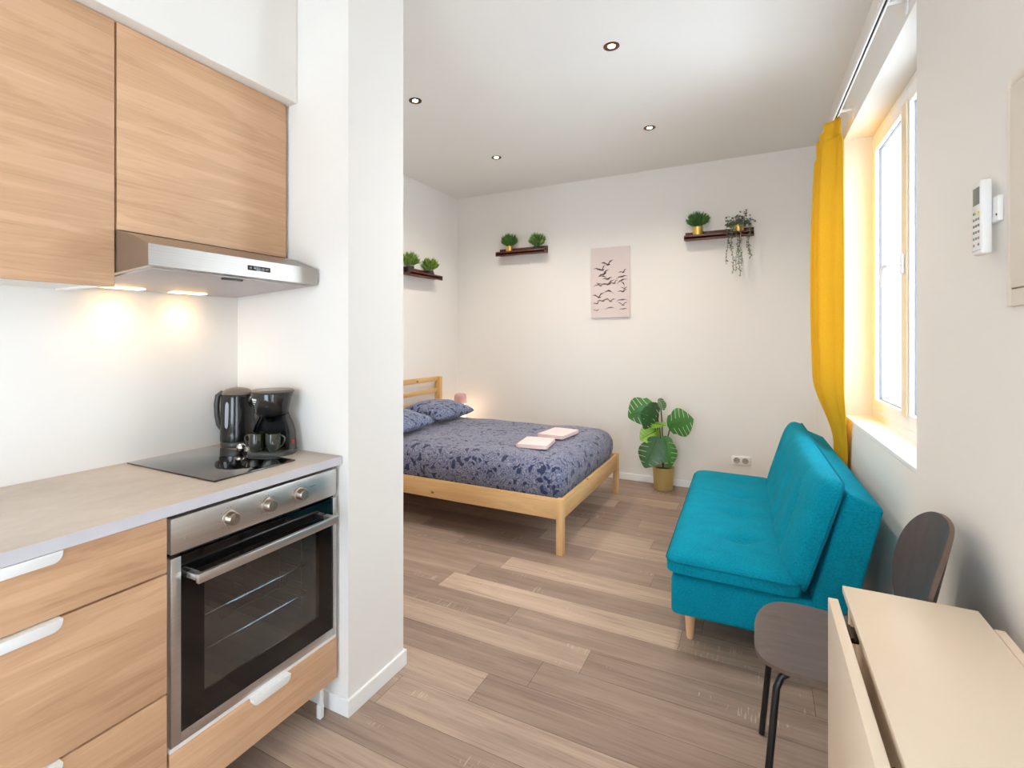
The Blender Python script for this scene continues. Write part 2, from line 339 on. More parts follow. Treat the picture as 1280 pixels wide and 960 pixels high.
# ------------------------------------------------------------------ mesh builder
class MB:
    def __init__(s): s.bm = bmesh.new(); s.mi = 0
    def _take(s, tmp, mi=None):
        me = bpy.data.meshes.new('tmp'); tmp.to_mesh(me); tmp.free()
        n = len(s.bm.faces)
        s.bm.from_mesh(me); bpy.data.meshes.remove(me)
        s.bm.faces.ensure_lookup_table()
        for f in s.bm.faces[n:]: f.material_index = s.mi if mi is None else mi
        return s
    def box(s, x0, x1, y0, y1, z0, z1, bev=0, seg=2, mi=None):
        t = bmesh.new()
        vs = [t.verts.new((x, y, z)) for x in (x0, x1) for y in (y0, y1) for z in (z0, z1)]
        for q in ((0, 1, 3, 2), (4, 6, 7, 5), (0, 4, 5, 1), (2, 3, 7, 6), (0, 2, 6, 4), (1, 5, 7, 3)):
            t.faces.new([vs[i] for i in q])
        if bev: bmesh.ops.bevel(t, geom=t.edges[:], offset=bev, segments=seg, affect='EDGES', profile=.5)
        return s._take(t, mi)
    def prism(s, pts, axis, a, b, bev=0, seg=2, mi=None):
        """pts: 2-D outline; axis 'X' -> pts are (y,z); 'Y' -> (x,z); 'Z' -> (x,y); extruded from a to b"""
        t = bmesh.new()
        def P(p, k): return {'X': (k, p[0], p[1]), 'Y': (p[0], k, p[1]), 'Z': (p[0], p[1], k)}[axis]
        A = [t.verts.new(P(p, a)) for p in pts]; B = [t.verts.new(P(p, b)) for p in pts]
        n = len(pts)
        t.faces.new(A); t.faces.new(B[::-1])
        for i in range(n): t.faces.new((A[i], B[i], B[(i+1) % n], A[(i+1) % n]))
        bmesh.ops.recalc_face_normals(t, faces=t.faces[:])
        if bev: bmesh.ops.bevel(t, geom=t.edges[:], offset=bev, segments=seg, affect='EDGES', profile=.5)
        return s._take(t, mi)
    def lathe(s, prof, c=(0, 0, 0), n=32, mi=None, axis='Z', sx=1., sy=1.):
        """prof: list of (r, h); closed at ends when r == 0"""
        t = bmesh.new(); rings = []
        def P(r, a, h):
            u, v = r*math.cos(a)*sx, r*math.sin(a)*sy
            if axis == 'Z': return (c[0]+u, c[1]+v, c[2]+h)
            if axis == 'X': return (c[0]+h, c[1]+u, c[2]+v)
            return (c[0]+u, c[1]+h, c[2]+v)
        for r, h in prof:
            if r < 1e-6: rings.append([t.verts.new(P(0, 0, h))])
            else: rings.append([t.verts.new(P(r, 2*PI*i/n, h)) for i in range(n)])
        for A, B in zip(rings, rings[1:]):
            for i in range(n):
                j = (i+1) % n
                if len(A) == 1 and len(B) == 1: continue
                if len(A) == 1: t.faces.new((A[0], B[i], B[j]))
                elif len(B) == 1: t.faces.new((A[i], A[j], B[0]))
                else: t.faces.new((A[i], A[j], B[j], B[i]))
        bmesh.ops.recalc_face_normals(t, faces=t.faces[:])
        return s._take(t, mi)
    def tube(s, path, r, n=10, mi=None, cap=True):
        """r: number or list per point"""
        t = bmesh.new(); P = [Vector(p) for p in path]; rings = []
        up = None
        for i, p in enumerate(P):
            d = (P[min(i+1, len(P)-1)]-P[max(i-1, 0)]).normalized()
            if up is None:
                up = Vector((0, 0, 1)) if abs(d.z) < .9 else Vector((1, 0, 0))
            a = d.cross(up).normalized(); b = a.cross(d).normalized(); up = b
            rr = r[i] if isinstance(r, (list, tuple)) else r
            rings.append([t.verts.new(p+a*math.cos(2*PI*k/n)*rr+b*math.sin(2*PI*k/n)*rr) for k in range(n)])
        for A, B in zip(rings, rings[1:]):
            for k in range(n): t.faces.new((A[k], A[(k+1) % n], B[(k+1) % n], B[k]))
        if cap: t.faces.new(rings[0][::-1]); t.faces.new(rings[-1])
        bmesh.ops.recalc_face_normals(t, faces=t.faces[:])
        return s._take(t, mi)
    def grid(s, fn, nu, nv, closed_u=False, mi=None):
        t = bmesh.new()
        V = [[t.verts.new(fn(i/nu, j/nv)) for j in range(nv+1)] for i in range(nu if closed_u else nu+1)]
        for i in range(nu):
            for j in range(nv):
                k = (i+1) % nu if closed_u else i+1
                t.faces.new((V[i][j], V[k][j], V[k][j+1], V[i][j+1]))
        return s._take(t, mi)
    def puff(s, sx, sy, h, edge=.03, nx=24, ny=32, top=None, bottom=.5, corner=.06, mat4=None, mi=None, power=5.):
        """a stuffed cushion lying in x/y centred on 0: height h, thickness `edge` at its rim, top(u,v) extra height"""
        t = bmesh.new()
        def rim(u, v):
            # superellipse-like rounding of the outline's corners
            x, y = u*sx/2, v*sy/2
            cx, cy = sx/2-corner, sy/2-corner
            if abs(x) > cx and abs(y) > cy:
                ex, ey = abs(x)-cx, abs(y)-cy
                m = max(ex, ey); l = math.hypot(ex, ey)
                if l > 1e-9:
                    x = math.copysign(cx+ex*m/l, x); y = math.copysign(cy+ey*m/l, y)
            return x, y
        def fall(u, v): return (max(0, 1-abs(u)**power)*max(0, 1-abs(v)**power))**.5
        T, B = [], []
        for i in range(nx+1):
            u = -1+2*i/nx; u = math.copysign(abs(u)**.75, u)
            rt, rb = [], []
            for j in range(ny+1):
                v = -1+2*j/ny; v = math.copysign(abs(v)**.75, v)
                x, y = rim(u, v); f = fall(u, v)
                e = top(x, y, f) if top else 0
                onrim = i in (0, nx) or j in (0, ny)
                rt.append(t.verts.new((x, y, edge/2+(h-edge)*(1-bottom)*f+e)))
                rb.append(t.verts.new((x, y, -edge/2-(h-edge)*bottom*f)))
            T.append(rt); B.append(rb)
        for i in range(nx):
            for j in range(ny):
                t.faces.new((T[i][j], T[i+1][j], T[i+1][j+1], T[i][j+1]))
                t.faces.new((B[i][j], B[i][j+1], B[i+1][j+1], B[i+1][j]))
        for i in range(nx):
            t.faces.new((T[i][0], B[i][0], B[i+1][0], T[i+1][0])); t.faces.new((T[i][ny], T[i+1][ny], B[i+1][ny], B[i][ny]))
        for j in range(ny):
            t.faces.new((T[0][j], T[0][j+1], B[0][j+1], B[0][j])); t.faces.new((T[nx][j], B[nx][j], B[nx][j+1], T[nx][j+1]))
        bmesh.ops.recalc_face_normals(t, faces=t.faces[:])
        if mat4 is not None: bmesh.ops.transform(t, matrix=mat4, verts=t.verts[:])
        return s._take(t, mi)
    def xf(s, m4):
        bmesh.ops.transform(s.bm, matrix=m4, verts=s.bm.verts[:]); return s
    def make(s, name, mats, smooth=True, angle=40):
        me = bpy.data.meshes.new(name)
        bmesh.ops.remove_doubles(s.bm, verts=s.bm.verts[:], dist=1e-6)
        s.bm.to_mesh(me); s.bm.free()
        for m in (mats if isinstance(mats, (list, tuple)) else [mats]): me.materials.append(m)
        if smooth:
            for p in me.polygons: p.use_smooth = True
            try: me.set_sharp_from_angle(angle=math.radians(angle))
            except Exception: pass
        return me

def tag(o, label, cat, group=None):
    o['label'] = label; o['category'] = cat
    if group: o['group'] = group
    return o
def thing(name, label, cat, loc=(0, 0, 0), rz=0, group=None):
    o = bpy.data.objects.new(name, None); o.empty_display_size = .05
    COL.objects.link(o); o.location = loc; o.rotation_euler = (0, 0, rz)
    return tag(o, label, cat, group)
def root_of(o):
    while o.parent: o = o.parent
    return o
def part(name, mb, m, parent, label=None, local=False, smooth=True, angle=40):
    """verts are world coordinates unless local; children sit at identity under their thing"""
    if not local: mb.xf(Matrix.Translation(-Vector(root_of(parent).location)))
    o = bpy.data.objects.new(name, mb.make(name, m, smooth, angle)); COL.objects.link(o); o.parent = parent
    if label: o['label'] = label
    return o
def single(name, mb, m, label, cat, loc=(0, 0, 0), group=None, smooth=True, local=False):
    if not local: mb.xf(Matrix.Translation(-Vector(loc)))
    o = bpy.data.objects.new(name, mb.make(name, m, smooth)); COL.objects.link(o); o.location = loc
    return tag(o, label, cat, group)
def struct(name, mb, m, loc=(0, 0, 0), rz=0, smooth=False, parent=None):
    o = bpy.data.objects.new(name, mb.make(name, m, smooth)); COL.objects.link(o)
    o.location = loc; o.rotation_euler = (0, 0, rz)
    if parent: o.parent = parent
    else: o['kind'] = 'structure'
    return o
def copy_tree(o, parent=None):
    c = o.copy(); COL.objects.link(c)
    if parent: c.parent = parent
    for ch in list(o.children): copy_tree(ch, c)
    return c

# ------------------------------------------------------------------ room constants
CEIL = 2.93
YB = 4.975           # back wall
XL = -2.985          # left wall of the sleeping corner
XK = -1.90           # kitchen wall
YC0, YC1, XC = 1.39, 1.715, -1.29   # partition stub
YF = -2.3            # wall behind the camera
RW = dict(loc=(.495, 2.3, 0), rz=.0225)   # right wall: local x = out of the room, local y = along the wall
RWM = Matrix.Translation(RW['loc']) @ Matrix.Rotation(RW['rz'], 4, 'Z')
def rw(n, s, z): return tuple(RWM @ Vector((n, s, z)))

# ------------------------------------------------------------------ floor: individual planks in one mesh
def build_floor():
    W, L = .175, 1.24
    bm = bmesh.new()
    tone = bm.faces.layers.float.new('tone'); seed = bm.faces.layers.float.new('seed')
    joints = {0: -.95, 1: -.785, 2: -.63, 3: -1.05, 4: -1.54, 5: -1.46, 6: -1.334, 7: -1.75, 8: -.9, 9: -1.3, 10: -.6,
              11: -1.1, 12: -.75, 13: -1.5, 14: -1.0, 15: -.55, 16: -1.2, 17: -.8, -1: -1.25, -2: -.5, -3: -.85, -4: -1.2}
    force = {(4, 0): .78, (6, 0): .76, (5, 0): .42, (3, 0): .42, (3, -1): .36, (2, -1): .60, (2, 0): .34, (1, -1): .34, (1, 0): .42, (0, 0): .3, (0, -1): .62,
             (-1, 0): .6, (-1, -1): .5, (-2, -1): .44, (-2, 0): .52, (7, 0): .44, (7, -1): .52, (6, -1): .44, (5, -1): .5, (4, -1): .45, (8, 0): .5, (8, -1): .4,
             (9, 0): .68, (9, -1): .4, (10, 0): .5, (10, -1): .72, (11, 0): .42, (11, -1): .62, (12, 0): .5, (12, -1): .36, (13, 0): .4, (13, -1): .5, (14, 0): .34, (15, 0): .36, (15, -1): .6, (16, -1): .5, (16, 0): .46}
    rnd = random.Random(3)
    g = .0006
    y = 1.66
    rows = range(-23, 20)
    for r in rows:
        y0 = 1.66+r*W; y1 = y0+W
        if y0 > YB+.02: continue
        y1 = min(y1, YB+.02)
        j = joints.get(r, rnd.uniform(-1.6, -.4))
        for k in range(-3, 3):
            x0, x1 = j+k*L, j+(k+1)*L
            if x1 < XL-.05 or x0 > .62: continue
            x0 = max(x0, XL-.05); x1 = min(x1, .62)
            f = bm.faces.new([bm.verts.new(p) for p in ((x0+g, y0+g, 0), (x1-g, y0+g, 0), (x1-g, y1-g, 0), (x0+g, y1-g, 0))])
            f[tone] = force.get((r, k), rnd.choice((.34, .42, .48, .52, .6, .7))); f[seed] = rnd.random()
    # dark bed under the joints
    f = bm.faces.new([bm.verts.new(p) for p in ((XL-.05, YF-.1, -.0012), (.62, YF-.1, -.0012), (.62, YB+.05, -.0012), (XL-.05, YB+.05, -.0012))])
    f[tone] = 0; f.material_index = 1
    for q in (((XL-.05, YF-.1, -.1), (XL-.05, YB+.05, -.1), (.62, YB+.05, -.1), (.62, YF-.1, -.1)),):
        f = bm.faces.new([bm.verts.new(p) for p in q]); f.material_index = 1
    me = bpy.data.meshes.new('floor'); bm.to_mesh(me); bm.free()
    me.materials.append(M['floor']); me.materials.append(M['dark_gap'])
    o = bpy.data.objects.new('floor', me); COL.objects.link(o); o['kind'] = 'structure'
build_floor()

struct('ceiling', MB().box(XL-.1, .9, YF-.1, YB+.1, CEIL, CEIL+.1), M['ceil'])
struct('wall_back', MB().box(XL-.1, .9, YB, YB+.12, -.1, CEIL), M['wall'])
struct('wall_left', MB().box(XL-.12, XL, YC1, YB, -.1, CEIL), M['wall'])
struct('wall_kitchen', MB().box(XK-.12, XK, YF, YC0, -.1, CEIL), M['wall'])
struct('wall_partition', MB().box(XL-.12, XC, YC0, YC1, -.1, CEIL), M['wall'])
struct('wall_soffit', MB().box(XK, -1.548, YF, YC0-.0015, 2.258, CEIL-.001, .003), M['wall'])
# wall behind the camera
struct('wall_front', MB().box(XK-.1, -1.3, YF-.12, YF, -.1, CEIL).box(.12, .9, YF-.12, YF, -.1, CEIL).box(-1.3, .12, YF-.12, YF, 2.3, CEIL).box(-1.3, .12, YF-.12, YF, -.1, 0), M['wall'])
fd = MB()  # glazed door added in the unseen wall to let daylight in
for a in ((-1.3, -1.2), (.02, .12)): fd.box(a[0], a[1], YF-.09, YF-.03, 0, 2.3, .004)
fd.box(-1.2, .02, YF-.09, YF-.03, 0, .12, .004).box(-1.2, .02, YF-.09, YF-.03, 2.2, 2.3, .004)
d1 = struct('door_added', fd, M['upvc'])
struct('pane', MB().box(-1.2, .02, YF-.065, YF-.06, .12, 2.2), thin_glass('added_door_pane'), parent=d1)
# right wall with the window opening (local frame)
S0, S1, ZW0, ZW1 = .0, 1.425, .895, 2.54
NW = .14
S2, S3, ZV = -3.7, -2.8, .12    # added tall window for daylight further along the same wall, behind the camera
struct('wall_right', MB().box(0, .32, -4.75, S2, -.1, CEIL).box(0, .32, S2, S3, -.1, ZV).box(0, .32, S2, S3, ZW1, CEIL).box(0, .32, S3, S0, -.1, CEIL)
       .box(0, .32, S0, S1, -.1, ZW0).box(0, .32, S0, S1, ZW1, CEIL).box(0, .32, S1, 2.74, -.1, CEIL), M['wall'], **RW)
fw = MB(); sm_ = (S2+S3)/2
for a in ((S2, S2+.08), (sm_-.05, sm_+.05), (S3-.08, S3)): fw.box(NW, NW+.06, a[0], a[1], ZV, ZW1, .004)
for a, b in ((S2+.08, sm_-.05), (sm_+.05, S3-.08)): fw.box(NW, NW+.06, a, b, ZV, ZV+.09, .004).box(NW, NW+.06, a, b, ZW1-.08, ZW1, .004)
w2 = struct('window_added', fw, M['upvc'], **RW)
for a, b in ((S2+.08, sm_-.05), (sm_+.05, S3-.08)): struct('pane', MB().box(NW+.03, NW+.035, a, b, ZV+.09, ZW1-.08), thin_glass('added_window_pane'), parent=w2)
struct('trim_1', MB().box(-.002, NW+.02, S0-.001, S1+.001, ZW0-.012, ZW0+.006, .003), M['trim'], **RW)
# window_1: frame, two sashes with panes, cover strip, handle
wf = MB()
wf.box(NW, NW+.07, S0, S0+.05, ZW0, ZW1, .003).box(NW, NW+.07, S1-.05, S1, ZW0, ZW1, .003)
wf.box(NW, NW+.07, S0+.05, S1-.05, ZW0, ZW0+.05, .003).box(NW, NW+.07, S0+.05, S1-.05, ZW1-.05, ZW1, .003)
win = struct('window_1', wf, M['upvc'], **RW)
smid = .715
for a, b in ((S0+.045, smid), (smid, S1-.045)):
    sb = MB(); n0, n1 = NW-.012, NW+.05
    z0, z1 = ZW0+.045, ZW1-.045; w = .072
    sb.box(n0, n1, a, a+w, z0, z1, .006).box(n0, n1, b-w, b, z0, z1, .006)
    sb.box(n0, n1, a+w, b-w, z0, z0+w, .006).box(n0, n1, a+w, b-w, z1-w, z1, .006)
    sash = struct('sash', sb, M['upvc'], parent=win)
    struct('pane', MB().box(NW+.02, NW+.026, a+w, b-w, z0+w, z1-w), thin_glass('clear_pane'), parent=sash)
    gk = MB(); q = .004
    for (ya, yb_, za, zb) in ((a+w, a+w+q, z0+w, z1-w), (b-w-q, b-w, z0+w, z1-w), (a+w, b-w, z0+w, z0+w+q), (a+w, b-w, z1-w-q, z1-w)):
        gk.box(NW+.008, NW+.02, ya, yb_, za, zb)
    struct('gasket', gk, M['gasket'], parent=sash)
struct('cover_strip', MB().box(NW-.019, NW-.0125, smid-.055, smid+.02, ZW0+.1, ZW1-.1, .002), M['beige_strip'], parent=win)
hb = MB().box(NW-.034, NW-.019, smid-.035, smid-.005, 1.655, 1.745, .006)
hb.tube([(NW-.03, smid-.02, 1.70), (NW-.062, smid-.02, 1.70), (NW-.078, smid-.006, 1.70), (NW-.082, smid+.03, 1.697), (NW-.082, smid+.062, 1.68), (NW-.082, smid+.078, 1.65), (NW-.08, smid+.08, 1.61)], [.010, .010, .011, .011, .011, .010, .008])
struct('handle', hb, M['white_plastic'], parent=win, smooth=True)
# house wall outside
struct('wall_outside', MB().box(1.62, 6, 8.2, 8.5, -4, 9), M['brick'])
# baseboards
BH, BT = .062, .011
struct('baseboard_back', MB().box(XL, .43, YB-BT, YB, 0, BH, .002), M['trim'])
struct('baseboard_left', MB().box(XL, XL+BT, YC1, YB-BT, 0, BH, .002), M['trim'])
struct('baseboard_right', MB().box(-BT, 0, -4.6, 2.67, 0, BH, .002), M['trim'], **RW)
struct('baseboard_partition', MB().box(XK, XC+BT, YC0-BT, YC0, 0, BH, .002).box(XC, XC+BT, YC0, YC1, 0, BH, .002).box(XL+BT, XC+BT, YC1, YC1+BT, 0, BH, .002), M['trim'])

# ------------------------------------------------------------------ kitchen
XF = -1.33      # drawer fronts
Z_TOP, Z_UNDER, Z_BOT = .932, .902, .134
def handle_mb(yc, ztop, w=.14):
    """white finger-pull folded over the top edge of a drawer front, round ended"""
    m = MB(); h = .0215
    pts = [(yc-w/2, ztop+.0015)]
    r = .019
    for k in range(9):
        a = PI+PI/2*k/8
        pts.append((yc-w/2+r+r*math.cos(a), ztop-h+r+r*math.sin(a)))
    for k in range(9):
        a = -PI/2+PI/2*k/8
        pts.append((yc+w/2-r+r*math.cos(a), ztop-h+r+r*math.sin(a)))
    pts.append((yc+w/2, ztop+.0015))
    m.prism(pts, 'X', XF, XF+.016, .0012)
    m.box(XF-.02, XF+.016, yc-w/2, yc+w/2, ztop+.0005, ztop+.0025)
    return m
cab = thing('base_cabinet', 'light oak base cabinet with three drawers, left of the oven', 'cabinet', (-1.6, .471, 0))
cb = MB()
for y0, y1 in ((.168, .184), (.757, .773)): cb.box(-1.88, XF-.02, y0, y1, Z_BOT, Z_UNDER-.0005)
cb.box(-1.88, XF-.02, .184, .757, Z_BOT, Z_BOT+.016).box(-1.88, -1.87, .184, .757, Z_BOT, Z_UNDER-.0005)
part('carcass', cb, M['carcass'], cab, smooth=False)
for z0, z1 in ((.757, .899), (.447, .752), (.134, .442)):
    d = part('drawer', MB().box(XF-.018, XF, .171, .7705, z0, z1, .0012).box(XF-.45, XF-.018, .2, .742, z0+.02, z0+.1), M['oak'], cab, angle=30)
    part('handle', handle_mb(.471, z1), M['white_plastic'], d, 'white rounded finger pull')
for x in (-1.37, -1.82):
    for y in (.22, .72): part('leg', MB().box(x-.015, x+.015, y-.015, y+.015, .0, Z_BOT, .003), M['white_plastic'], cab)
oc = thing('oven_cabinet', 'oak and white cabinet housing the oven, with a low drawer beneath it', 'cabinet', (-1.6, 1.075, 0))
cb = MB()
for y0, y1 in ((.7735, .7785), (1.374, 1.3775)): cb.box(-1.88, XF-.02, y0, y1, Z_BOT, Z_UNDER-.0005)
cb.box(-1.88, XF-.02, .7785, 1.374, Z_BOT, Z_BOT+.016).box(-1.88, XF-.004, .7785, 1.374, .280, .2915).box(-1.88, -1.87, .7785, 1.374, Z_BOT, Z_UNDER-.0005)
part('carcass', cb, M['carcass'], oc, smooth=False)
d = part('drawer', MB().box(XF-.018, XF, .777, 1.3735, .134, .279, .0012).box(XF-.45, XF-.018, .8, 1.35, .155, .25), M['oak'], oc, angle=30)
part('handle', handle_mb(1.084, .279), M['white_plastic'], d, 'white rounded finger pull')
for x, y in ((-1.372, 1.335), (-1.372, .82), (-1.82, 1.335), (-1.82, .82)):
    part('leg', MB().box(x-.008, x+.008, y-.008, y+.008, .045, Z_BOT, .002).box(x-.0095, x+.0095, y-.0095, y+.0095, 0, .047, .002), M['white_plastic'], oc)
# worktop
single('worktop', MB().box(XK+.001, -1.318, .16, YC0-.0015, Z_UNDER, Z_TOP, .0015, mi=0).box(-1.3185, -1.3165, .16, YC0-.0015, Z_UNDER+.001, Z_TOP-.001, mi=1), [M['worktop_top'], M['worktop_edge']],
       'beige-grey laminate worktop running over the drawers and the oven', 'worktop', (-1.6, .77, Z_UNDER))
# oven
ov = thing('oven', 'stainless steel built-in oven with a black glass door and three knobs', 'oven', (-1.6, 1.075, .292))
hb = MB()
yo0, yo1, zo0, zo1 = .7805, 1.3715, .2925, .889
hb.box(-1.85, XF-.012, yo0+.004, yo0+.02, zo0+.004, zo1-.004).box(-1.85, XF-.012, yo1-.02, yo1-.004, zo0+.004, zo1-.004)
hb.box(-1.85, XF-.012, yo0+.02, yo1-.02, zo1-.1, zo1-.004).box(-1.85, XF-.012, yo0+.02, yo1-.02, zo0+.004, zo0+.03)
part('housing', hb, M['dark_gap'], ov, smooth=False)
cv = MB()   # cavity: five inner faces
cy0, cy1, cz0, cz1, cxb = .85, 1.30, .335, .735, -1.80
cv.box(cxb-.01, cxb, cy0, cy1, cz0, cz1).box(cxb, XF-.04, cy0-.012, cy0, cz0, cz1).box(cxb, XF-.04, cy1, cy1+.012, cz0, cz1)
cv.box(cxb, XF-.04, cy0, cy1, cz0-.012, cz0).box(cxb, XF-.04, cy0, cy1, cz1, cz1+.012)
part('cavity', cv, M['enamel'], ov, 'grey enamelled oven cavity', smooth=False)
for zr in (.565, .465):
    rk = MB()
    fx = XF-.06
    for y in (cy0+.004, cy1-.004): rk.tube([(cxb+.02, y, zr), (fx, y, zr)], .0028, 6)
    for x in (fx, cxb+.02): rk.tube([(x, cy0+.004, zr), (x, cy1-.004, zr)], .0028, 6)
    if zr > .5:
        for k in range(1, 14): rk.tube([(cxb+.02, cy0+.004+.032*k, zr), (fx, cy0+.004+.032*k, zr)], .0014, 5)
        rk.tube([(fx, cy0+.10, zr), (fx+.006, cy0+.105, zr-.03), (fx+.006, cy1-.105, zr-.03), (fx, cy1-.10, zr)], .0026, 6)
    part('rack', rk, M['chrome'], ov, 'chrome wire shelf')
for y in (cy0+.006, cy1-.006):
    sr = MB()
    for x in (XF-.09, XF-.2, XF-.36): sr.tube([(x, y, .38), (x, y, .72)], .0024, 6)
    for z in (.40, .44, .49, .54, .60, .65, .70): sr.tube([(XF-.08, y, z), (XF-.38, y, z)], .0018, 5)
    part('rack_guide', sr, M['chrome'], ov)
part('control_panel', MB().box(XF-.03, XF, yo0, yo1, .7955, zo1, .0025).lathe([(0, 0), (.0055, 0), (.005, .001), (0, .0012)], (XF, .822, .829), 16, axis='X'), M['steel'], ov)
for yk in (.946, 1.076, 1.202):
    mk = MB()
    for k in range(9):
        a = PI*(.05+1.9*k/8)+PI/2
        mk.box(XF-.0001, XF+.0004, yk+.03*math.cos(a)-.001, yk+.03*math.cos(a)+.001, .843+.03*math.sin(a)-.001, .843+.03*math.sin(a)+.001)
    if yk > 1.2:
        for k in range(3): mk.box(XF-.0001, XF+.0004, 1.248+.009*k, 1.253+.009*k, .853, .856)
    part('dial_marks', mk, M['charcoal_plastic'], ov, smooth=False)
for yk in (.946, 1.076, 1.202):
    part('knob', MB().lathe([(0, 0), (.023, 0), (.0225, .004), (.019, .006), (.018, .024), (.016, .027), (0, .027)], (XF+.0005, yk, .843), 32, axis='X').box(XF+.027, XF+.029, yk-.0015, yk+.0015, .846, .86), M['steel_knob'], ov)
dz0, dz1 = .2935, .7855
dr = MB()   # steel rim of the door
dr.box(XF-.03, XF, yo0, yo0+.027, dz0, dz1, .002).box(XF-.03, XF, yo1-.016, yo1, dz0, dz1, .002).box(XF-.03, XF, yo0+.027, yo1-.016, dz0, dz0+.028, .002)
door = part('door', dr, M['steel'], ov)
gy0, gy1, gz0, gz1 = yo0+.027, yo1-.016, dz0+.028, dz1
wy0, wy1, wz0, wz1 = .872, 1.290, .392, .702
gl = MB()
gl.box(XF-.008, XF-.001, gy0, wy0, gz0, gz1).box(XF-.008, XF-.001, wy1, gy1, gz0, gz1).box(XF-.008, XF-.001, wy0, wy1, gz0, wz0).box(XF-.008, XF-.001, wy0, wy1, wz1, gz1)
part('door_glass', gl, M['door_glass'], door, 'black glass border of the oven door', smooth=False)
part('viewing_window', MB().box(XF-.006, XF-.001, wy0, wy1, wz0, wz1), M['window_glass_oven'], door, 'see-through oven window', smooth=False)
hm = MB().box(XF+.038, XF+.052, .822, 1.330, .716, .741, .002)
hm.box(XF-.002, XF+.038, .822, .842, .722, .738, .002).box(XF-.002, XF+.038, 1.310, 1.330, .722, .738, .002)
part('door_handle', hm, M['steel'], door, 'flat steel bar handle')
# wall cabinets
for nm, lab, y0, y1, z0 in (('wall_cabinet', 'tall oak wall cabinet at the left, hanging lower than its neighbour', .177, .7765, 1.503),
                            ('wall_cabinet', 'shorter oak wall cabinet directly above the range hood', .783, 1.374, 1.667)):
    wc = thing(nm, lab, 'cabinet', (-1.75, (y0+y1)/2, z0), group='oak wall cabinets')
    c = MB()
    c.box(XK+.001, -1.613, y0, y0+.016, z0+.002, 2.257).box(XK+.001, -1.613, y1-.016, y1, z0+.002, 2.257)
    c.box(XK+.001, -1.613, y0+.016, y1-.016, z0+.008, z0+.024).box(XK+.001, -1.613, y0+.016, y1-.016, 2.24, 2.257).box(XK+.001, XK+.01, y0+.016, y1-.016, z0+.024, 2.24)
    part('carcass', c, M['carcass'], wc, 'white cabinet carcass', smooth=False)
    part('door', MB().box(-1.611, -1.592, y0, y1, z0, 2.2545, .0012), M['oak'], wc, angle=30)
# range hood
hd = thing('range_hood', 'slim stainless steel range hood under the wall cabinet', 'range hood', (-1.7, 1.08, 1.52))
y0, y1 = .7795, 1.3785
prof = [(XK+.002, 1.524), (-1.43, 1.554), (-1.432, 1.614), (-1.535, 1.652), (-1.59, 1.664), (XK+.002, 1.664)]
part('body', MB().prism(prof, 'Y', y0, y1, .0012), M['steel_hood'], hd, angle=15)
# underside tray slopes with the body: helper for its height
def zu(x): return 1.524+(x-(XK+.002))/(-1.43-XK-.002)*.03
tr = MB().prism([(-1.87, zu(-1.87)-.004), (-1.455, zu(-1.455)-.004), (-1.455, zu(-1.455)+.001), (-1.87, zu(-1.87)+.001)], 'Y', y0+.02, y1-.02, .001)
part('grease_filter', tr, M['hood_under'], hd, 'pale grey underside of the hood')
part('filter_latch', MB().box(-1.475, -1.462, 1.02, 1.09, zu(-1.47)-.010, zu(-1.47)-.003, .002), M['charcoal_plastic'], hd)
for yl in (.92, 1.14):
    part('hood_lamp', MB().box(-1.862, -1.815, yl-.06, yl+.06, zu(-1.84)-.0065, zu(-1.84)-.003, .001), M['hood_lamp'], hd, 'glowing warm hood lamp')
xx = -1.4315
pn = MB().box(xx-.002, xx+.0012, 1.083, 1.170, 1.577, 1.5925, .0006)
cp = part('switch_panel', pn, M['black_plastic'], hd)
bt = MB()
for k in range(5): bt.box(xx+.001, xx+.0024, 1.089+.0158*k, 1.098+.0158*k, 1.5815, 1.588, .0006)
part('button', bt, M['grey_plastic'], cp)
# hob
hbm = MB().box(-1.875, -1.405, .952, 1.252, Z_TOP+.0003, Z_TOP+.0055, .0012)
single('induction_hob', hbm, M['black_glass'], 'black glass hob lying on the worktop above the oven', 'hob', (-1.64, 1.1, Z_TOP))

# kettle
kx, ky = -1.815, 1.327
kt = thing('kettle', 'glossy black electric kettle standing left of the coffee maker', 'kettle', (kx, ky, Z_TOP))
kc = (kx, ky, Z_TOP)
part('base', MB().lathe([(0, 0), (.060, 0), (.0615, .006), (.0605, .018), (.058, .022), (0, .022)], kc, 40), M['charcoal_plastic'], kt)
part('body', MB().lathe([(0, .023), (.0625, .023), (.063, .04), (.061, .10), (.0585, .16), (.0575, .196), (.054, .205), (0, .205)], kc, 48), M['black_plastic'], kt)
ld = MB().lathe([(0, .205), (.056, .205), (.054, .214), (.040, .224), (.018, .229), (0, .230)], kc, 40)
part('lid', ld, M['taupe_lid'], kt, 'taupe domed lid')
rv = Vector((.88, .476, 0)); fv = Vector((.78, -.62, 0)).normalized()   # to the photo's right, and towards the camera
def kp(a, b, z): return tuple(Vector(kc)+rv*a+fv*b+Vector((0, 0, z)))
sp = MB()
sp.tube([kp(.040, .0, .150), kp(.052, .004, .175), kp(.062, .008, .197), kp(.071, .01, .208)], [.016, .02, .02, .011], 14)
part('spout', sp, M['black_plastic'], kt)
hl = MB().tube([kp(-.045, .008, .203), kp(-.062, .014, .209), kp(-.076, .018, .198), kp(-.081, .019, .165), kp(-.079, .018, .12), kp(-.073, .015, .085), kp(-.056, .010, .06)], [.010, .0105, .0105, .0105, .010, .0095, .009], 12)
part('handle', hl, M['charcoal_plastic'], kt)
gd = (fv*.86-rv*.51).normalized(); gt = Vector((-gd.y, gd.x, 0))
ga = MB()
def gfn(u, v):
    z = .075+.105*v
    rr = .0612-(z-.1)*.042+.0012
    w = .008*math.sqrt(max(0, 1-abs(2*v-1)**6))
    p = Vector(kc)+gd*rr+gt*(w*(2*u-1))+Vector((0, 0, z))
    return tuple(p)
